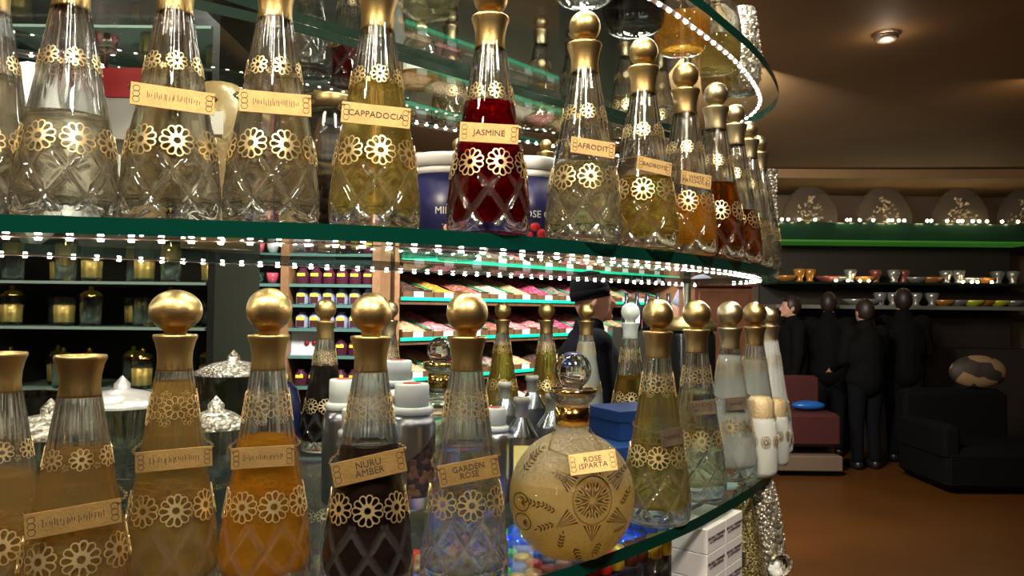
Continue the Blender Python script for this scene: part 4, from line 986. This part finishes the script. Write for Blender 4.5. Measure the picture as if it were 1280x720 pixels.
card = MB().box((.0, -.1195, .03), (.085, .003, .05)).mesh('price_card', mat('price_card', (.55, .56, .58), 0, .5)); div = MB().box((0, 0, 0), (.009, .44, .012), Matrix.Translation((BW*.49, .1, .115)) @ Matrix.Rotation(.26, 4, 'X')).mesh('green_divider', mat('green_plastic', (.03, .4, .2), 0, .4))
order = [[4, 7, 6, 3, 8, 2, 5, 7, 9, 4, 6, 3, 5], [4, 8, 6, 2, 3, 7, 4, 8, 6, 5, 2, 3, 9], [4, 8, 9, 6, 4, 0, 8, 3, 7, 6, 5, 4, 8], [4, 7, 6, 2, 7, 7, 5, 9, 8, 4, 6, 5, 3], [0, 1, 2, 3, 4, 5, 6, 5, 0, 4, 6, 2, 9], [3, 7, 3, 6, 7, 0, 5, 9, 4, 2, 6, 8, 3]]
rn = ['bottom', 'second', 'third', 'fourth', 'fifth', 'top']
for k, z in enumerate(rows):
    for i in range(13):
        s_ = .02+BW*(i+.5)
        if s_+BW/2 > LR: continue
        q = A+U*s_; sp = spices[order[k][i]][0]
        t = thing('spice_bin', 'bin of %s spice, %s from the left on the %s rack row' % (sp, ('first', 'second', 'third', 'fourth', 'fifth', 'sixth', 'seventh', 'eighth', 'ninth', 'tenth', 'eleventh', 'twelfth', 'thirteenth')[i], rn[k]), 'spice bin', (q.x, q.y, z-.0195), ra, 'spice bins of the long rack')
        link('tray', traym, t); link('spice_heap', hm[order[k][i]], t, kind='stuff'); link('price_card', card, t)
        if i % 3 != 1: link('divider', div, t)
# dark bottles with white labels
db = MB().lathe([(.0001, 0), (.035, 0), (.036, .15), (.014, .2), (.014, .26), (.0001, .262)], 16).mesh('wine_bottle', mat('dark_bottle', (.01, .012, .02), 0, .15)); dl = MB().box((0, -.0365, .08), (.03, .002, .09)).mesh('white_label', rw)
t = thing('bottle_stand', 'dark stand holding dark bottles between the beanie wearers', 'stand', at(812, 5.6, -1.5), 0)
link('body', MB().box((0, .05, .68), (.6, .3, 1.36)).mesh('bottle_stand', cabm), t)
for i in range(7):
    p = at(783+i*13, 5.5, -.139); t = thing('dark_bottle', 'dark bottle with narrow white label on the stand between the beanie wearers', 'bottle', (p.x, p.y, 1.361), 0, 'dark bottles on the stand')
    link('body', db, t); link('white_label', dl, t)
# wooden column cabinet
p = at(905, 3.1, 0); t = thing('wooden_cabinet', 'reddish wooden cabinet beyond the right end of the lowest shelf bottles', 'cabinet', (p.x, p.y, 0))
wd2 = mat('red_wood', (.26, .10, .05), 0, .4, var=.25, vs_=12)
link('body', MB().box((0, .16, .80), (.24, .3, 1.6)).mesh('wood_cab_body', wd2), t)
link('top_board', MB().box((0, .15, 1.615), (.27, .34, .03), bev=.004).mesh('wood_cab_top', wd2), t)
link('door', MB().box((0, 0, .85), (.21, .018, 1.45), bev=.003).mesh('wood_cab_door', wd2), t)
# ------------------------------------------------------------------ people
def capsule(mb, p, q, r1, r2, n=6):
    p, q = Vector(p), Vector(q); pts = []; rd = []
    mb.tube([p.lerp(q, i/n) for i in range(n+1)], [r1+(r2-r1)*i/n for i in range(n+1)], 14)
    mb.sphere(p, r1, 14, 10); mb.sphere(q, r2, 14, 10)
def remesh(mb, name, m_, parent, vox=.011, sm=4):
    me = mb.mesh(name, m_); o = bpy.data.objects.new(name+'_tmp', me); C.objects.link(o)
    md = o.modifiers.new('r', 'REMESH'); md.mode = 'VOXEL'; md.voxel_size = vox; md.use_smooth_shade = True
    s_ = o.modifiers.new('s', 'SMOOTH'); s_.iterations = sm; s_.factor = .5
    bpy.context.view_layer.update(); me2 = bpy.data.meshes.new_from_object(o.evaluated_get(bpy.context.evaluated_depsgraph_get()))
    bpy.data.objects.remove(o); me2.materials.clear(); me2.materials.append(m_)
    for pl_ in me2.polygons: pl_.use_smooth = True
    return link(name, me2, parent)
skin = mat('skin', (.42, .22, .15), 0, .55)
def person(px, d, heading, Hh, label, jacket, trousers, hat=None, hatm=None, hair=None, pose='stand', lean=0, slouch=False):
    """heading: direction faced, 0 = away from the camera (+Y), -90 deg = towards +X"""
    p = at(px, d, -1.5); k = Hh/1.75
    t = thing('person', label, 'person', (p.x, p.y, 0), heading); t.scale = (k, k, k)
    V = lambda x, y, z: Vector((x, y+lean*max(0, z-.95)*.6, z))
    hd = V(0, .02, 1.62)
    b = MB()
    b.sphere(hd, .1, 24, 18, (.76, .95, 1.12)); b.sphere(hd+Vector((0, .035, -.055)), .068, 18, 12, (.82, .85, .85))
    capsule(b, hd+Vector((0, .092, .012)), hd+Vector((0, .115, -.022)), .010, .015, 3)      # nose
    b.sphere(hd+Vector((0, .088, -.085)), .02, 12, 8); b.sphere(hd+Vector((0, .092, -.052)), .012, 12, 8, (2.0, .9, .8))  # chin, lips
    for s_ in (-1, 1):
        b.sphere(hd+Vector((s_*.078, -.005, -.012)), .028, 12, 8, (.35, .7, 1.1)); b.sphere(hd+Vector((s_*.032, .083, .034)), .014, 10, 8, (1.5, .6, .5))
    capsule(b, V(0, 0, 1.40), hd+Vector((0, -.01, -.07)), .062, .055)
    capsule(b, V(0, 0, 1.0), V(0, 0, 1.26), .13, .135)
    J = {}
    for s_ in (-1, 1):
        sh, el = V(s_*.18, 0, 1.40), V(s_*.24, .03, 1.12)
        wr = V(s_*.20, .24, 1.02) if pose == 'reach' else V(s_*.25, .07, .88)
        if pose == 'reach': el = V(s_*.23, .04, 1.12)
        J[s_] = (sh, el, wr)
        capsule(b, V(s_*.08, 0, 1.33), sh, .06, .055); capsule(b, sh, el, .048, .04); capsule(b, el, wr, .04, .026)
        dr = (wr-el).normalized(); sd = Vector((0, 1, 0)) if abs(dr.z) > .7 else Vector((1, 0, 0))
        pm = wr+dr*.07; capsule(b, wr, pm, .026, .030)
        for f in range(4):
            o_ = sd*(.027-.018*f); L_ = (.062, .072, .068, .052)[f]; k1 = pm+dr*.02+o_; k2 = k1+dr*L_*.5; k3 = k2+dr*L_*.4+Vector((-s_*.014, .01, -.006))
            capsule(b, k1, k2, .0095, .009, 2); capsule(b, k2, k3, .009, .0078, 2)
        th0 = wr+dr*.03+sd*.022; th1 = th0+dr*.03+sd*.025; capsule(b, th0, th1, .012, .0105, 2); capsule(b, th1, th1+dr*.028+sd*.004, .0105, .0085, 2)
        capsule(b, V(s_*.09, 0, .92), V(s_*.095, .01, .50), .085, .055); capsule(b, V(s_*.095, .01, .50), V(s_*.10, -.01, .09), .05, .035); capsule(b, V(s_*.10, -.01, .07), V(s_*.10, .12, .045), .035, .03)
    remesh(b, 'body', skin, t, .0095, 3)
    j = MB()
    capsule(j, V(0, 0, .90), V(0, 0, 1.30), .17, .165); j.sphere(V(0, 0, 1.2), .19, 20, 14, (1.15, .8, 1.3)); capsule(j, V(0, -.005, 1.38), V(0, 0, 1.475), .105, .082)
    j.sphere(V(0, 0, .92), .19, 20, 14, (1.08, .82, .8))
    for s_ in (-1, 1):
        sh, el, wr = J[s_]; capsule(j, V(s_*.07, 0, 1.35), sh, .09, .085); capsule(j, sh, el, .078, .064); capsule(j, el, el.lerp(wr, .96), .062, .046)
    remesh(j, 'jacket', jacket, t, .014, 3)
    q = MB(); q.sphere(V(0, 0, .9), .17, 18, 12, (1.05, .8, .7))
    for s_ in (-1, 1): capsule(q, V(s_*.09, 0, .90), V(s_*.095, .01, .50), .105, .075); capsule(q, V(s_*.095, .01, .50), V(s_*.10, -.01, .11), .07, .06)
    remesh(q, 'trousers', trousers, t, .014, 3)
    for s_ in (-1, 1):
        z = MB(); capsule(z, V(s_*.10, -.02, .05), V(s_*.10, .15, .042), .05, .042); sh_ = remesh(z, 'shoe', mat('shoe_black', (.01, .01, .01), 0, .4), t, .012, 2)
    if hat:
        h = MB(); h.lathe([(.088, -.01), (.094, .0), (.095, .04), (.087, .085), (.06, .118), (.02, .13), (.0001, .131)] if not slouch else [(.09, -.02), (.097, .0), (.1, .04), (.098, .08), (.085, .13), (.06, .18), (.03, .21), (.0001, .215)], 64, lambda r, z, a: r*(1+(.022 if slouch else .006)*math.cos(32*a)) if z > .003 else r)
        h.lathe([(.087, -.012), (.098, -.012), (.1, .03), (.096, .035)], 48)
        M = Matrix.Translation(hd+Vector((0, -.012, .02))) @ Matrix.Rotation(.5 if slouch else .18, 4, 'X') @ Matrix.Diagonal((.88, 1.06, 1, 1))
        h.v = [tuple(M @ Vector(v)) for v in h.v]; link(hat, h.mesh(hat, hatm), t)
    if hair:
        h = MB(); h.sphere(hd+Vector((0, -.018, .018)), .108, 24, 16, (.80, .95, 1.1)); h.v = [v if v[1] < hd.y+.06 or v[2] > hd.z+.055 else (v[0], hd.y+.05, v[2]) for v in h.v]; link('hair', h.mesh('hair', hair), t)
    return t
jk = mat('black_jacket', (.003, .0035, .006), 0, .9, bump=.3, bs=60, spec=.1); jk2 = mat('charcoal_coat', (.0035, .003, .003), 0, .9, spec=.1); tr = mat('dark_trousers', (.004, .004, .005), 0, .9, spec=.1)
person(733, 3.6, -PI/2+.1, 1.665, 'man in black beanie and black jacket facing right before the spice rack', jk, tr, 'beanie', mat('black_knit', (.003, .003, .004), 0, .95, spec=.1))
person(862, 3.75, PI/2-.2, 1.60, 'person in slouchy grey blue ribbed beanie behind the right bottles', mat('grey_coat', (.03, .03, .035), 0, .8), tr, 'beanie', mat('grey_blue_knit', (.25, .28, .38), 0, .9), None, 'stand', 0, True)
brown_h = mat('dark_hair', (.015, .008, .005), 0, .5)
person(990, 7.75, PI/2, 1.66, 'person in black coat facing left, nearest to the display edge in the dark hall', jk2, tr, None, None, brown_h)
person(1036, 7.75, -.5, 1.70, 'person in black coat with back turned, second from the left in the dark hall', jk2, tr, None, None, brown_h)
person(1082, 7.1, .2, 1.62, 'person in bulky black coat in the middle of the dark hall', jk2, tr, None, None, brown_h, 'reach')
person(1130, 7.45, -.2, 1.74, 'person in black coat with dark hair, rightmost of the group in the dark hall', jk2, tr, None, None, brown_h, 'reach')
# ------------------------------------------------------------------ dark hall furniture and far shelves
FY = 8.1
gsh = mat('far_green_glass', (.05, .16, .04), .1, .15, emit=(.1, .5, .04), es=.10); dgr = mat('dark_green_panel', (.01, .035, .018), .2, .2); drk = mat('far_dark', (.02, .014, .01), 0, .6)
def hx(px, d=FY): return at(px, d, 0).x
xa, xb = hx(968), hx(1300)
t = thing('far_display', 'long dark wall display with glowing green shelf edge across the hall', 'shelf', (0, 0, 0))
link('back_panel', MB().box(((xa+xb)/2, FY+.5, 1.4), (xb-xa, .04, 2.2)).mesh('far_back', drk), t)
for (z, m_, th) in ((EYE+.77, gsh, .02), (EYE+.31, G['darkedge'], .025), (EYE+.05, mat('far_shelf_grey', (.2, .2, .17), .3, .3), .04)):
    link('far_board', MB().box(((xa+xb)/2, FY+.2, z), (xb-xa, .5, th)).mesh('far_board', m_), t)
link('green_panel', MB().box(((xa+xb)/2, FY+.25, EYE+.885), (xb-xa, .3, .205)).mesh('green_panel', dgr), t)
link('lower_cabinet', MB().box(((xa+xb)/2, FY+.24, .55), (xb-xa, .42, 1.1)).mesh('lower_cabinet', drk), t)
zt = EYE+.99
dome = glassmat('dome_glass', (.9, .88, .84), 1.15, .1, .5, haze=.06, hcol=(.9, .8, .65))
for i, px in enumerate((1022, 1117, 1216, 1300)):
    x = hx(px); t = thing('glass_dome', 'pointed glass dome on the far display, number words: '.replace(', number words: ', ' ')+('nearest to the display bottles' if i == 0 else 'second from the left' if i == 1 else 'third from the left' if i == 2 else 'cut by the right border of the photo'), 'dome', (x, FY+.22, zt), 0, 'pointed glass domes')
    link('dome_glass', MB().lathe([(.30, 0), (.31, .08), (.28, .2), (.2, .33), (.1, .42), (.0001, .46)], 40, lambda r, z, a: r*(1+.01*math.cos(20*a))).mesh('dome_glass', dome), t).scale = (1, .55, 1)
    cr = MB(); rr = random.Random(i)
    for q in range(60):
        a = rr.uniform(0, 2*PI); z = rr.uniform(.01, .3); r_ = rr.uniform(0, .24*(1-z/.4)); cr.sphere((r_*math.cos(a), r_*.5*math.sin(a), z), rr.uniform(.008, .02), 6, 4)
    link('crystal_contents', cr.mesh('dome_contents', mat('dim_sparkle', (.8, .7, .5), .8, .25)), t, kind='stuff')
bm = MB().sphere((0, 0, .016), .016, 10, 8).mesh('bulb', G['ledwarm'])
rr = random.Random(21)
for (i, px) in enumerate([978, 986, 1000, 1020, 1060, 1064, 1076, 1093, 1112, 1117, 1125, 1132, 1161, 1166, 1186, 1200, 1205, 1218, 1226, 1236, 1255, 1275]):
    o = link('fairy_bulb', bm, None); o.location = (hx(px, FY-.02), FY-.0, EYE+.99); tag(o, 'tiny warm glowing bulb along the top of the far green display', 'bulb', 'tiny bulbs on the far display')
for (i, px) in enumerate([1045, 1060, 1075, 1086, 1204, 1215, 1222, 1240]):
    o = link('fairy_bulb', bm, None); o.location = (hx(px, FY), FY-.0, EYE+.3225+rr.uniform(0, .0)); tag(o, 'tiny warm glowing bulb on the middle board of the far display', 'bulb', 'tiny bulbs on the middle far board')
gws = [mat('far_crystal', (.35, .34, .32), .6, .2), mat('far_amber', (.45, .2, .04), .3, .25), mat('far_lime', (.55, .6, .04), .2, .25), mat('far_rose', (.25, .08, .06), .3, .3)]
gn = ['greyish crystal', 'amber', 'lime yellow', 'dull rose']
vase = [MB().lathe([(.0001, 0), (.05, 0), (.03, .03), (.06, .09), (.07, .14), (.05, .15), (.0001, .12)], 14, lambda r, z, a: r*(1+.08*math.cos(7*a))).mesh('far_vase', g_) for g_ in gws]
bow = [MB().lathe([(.0001, 0), (.05, 0), (.11, .04), (.13, .07), (.12, .07), (.0001, .03)], 16, lambda r, z, a: r*(1+.06*math.cos(9*a))).mesh('far_bowl', g_) for g_ in gws]
for k, z in enumerate((EYE+.3225, EYE+.07)):
    for i in range(18):
        px = 988+i*17+rr.uniform(-3, 3); q = (2 if (k == 1 and 1190 < px < 1262 and i % 2 == 0) else 1 if rr.random() < .25 else 3 if rr.random() < .3 else 0); bb = rr.random() < .5
        if k == 1 and px < 1055: continue
        o = link('glass_dish' if bb else 'glass_vase', (bow if bb else vase)[q], None); o.location = (hx(px), FY+.16+rr.uniform(-.04, .04), z)
        tag(o, '%s little %s, %s from left on the %s board of the far display' % (gn[q], 'dish' if bb else 'vase', ('first second third fourth fifth sixth seventh eighth ninth tenth eleventh twelfth thirteenth fourteenth fifteenth sixteenth seventeenth eighteenth').split()[i], ('middle', 'lower')[k]), 'dish' if bb else 'vase', '%s %s on the %s far board' % (gn[q], 'dishes' if bb else 'vases', ('middle', 'lower')[k]))
# red armchair, dark sofa, patterned cushion
redm = mat('dark_red_cloth', (.04, .003, .002), 0, .7); pale = mat('pale_base', (.12, .08, .05), 0, .6)
t = thing('red_armchair', 'dark red boxy armchair on a pale plinth at the display end', 'armchair', (hx(1012, 6.75), 6.75, 0))
link('seat', MB().box((0, .25, .42), (.56, .55, .3), bev=.03).mesh('chair_seat', redm), t); link('plinth', MB().box((0, .22, .12), (.58, .5, .14), bev=.01).mesh('chair_plinth', pale), t)
link('backrest', MB().box((0, .52, .62), (.56, .14, .5), bev=.03).mesh('chair_back', redm), t); link('base', MB().box((0, .22, .025), (.5, .4, .05)).mesh('chair_base', jk2), t)
t = thing('black_sofa', 'low black sofa at the right border of the dark hall', 'sofa', (hx(1255, 6.1), 6.1, 0))
link('seat', MB().box((0, .4, .20), (.95, .8, .36), bev=.06).mesh('sofa_seat', jk2), t); link('backrest', MB().box((0, .75, .55), (.95, .2, .5), bev=.05).mesh('sofa_back', jk2), t)
link('arm', MB().box((-.42, .4, .42), (.14, .78, .3), bev=.04).mesh('sofa_arm', jk2), t)
t = link('patterned_cushion', MB().sphere((0, 0, 0), .22, 24, 14, (1.2, .45, .7)).mesh('cushion', voro('cushion_pattern', [(.03, .02, .015), (.22, .13, .06), (.02, .015, .01)], 9, .7, .2)), None)
t.location = (hx(1222, 6.85), 6.85, .955); tag(t, 'dark cushion with tan scroll pattern propped on the black sofa', 'cushion')
t = link('blue_bag', MB().sphere((0, 0, 0), .13, 20, 12, (1.2, .6, .35)).mesh('blue_bag', mat('blue_plastic', (.01, .08, .3), 0, .3)), None)
t.location = (hx(1012, 6.9), 6.93, .62); tag(t, 'flat blue plastic bag lying on the red armchair seat', 'bag')
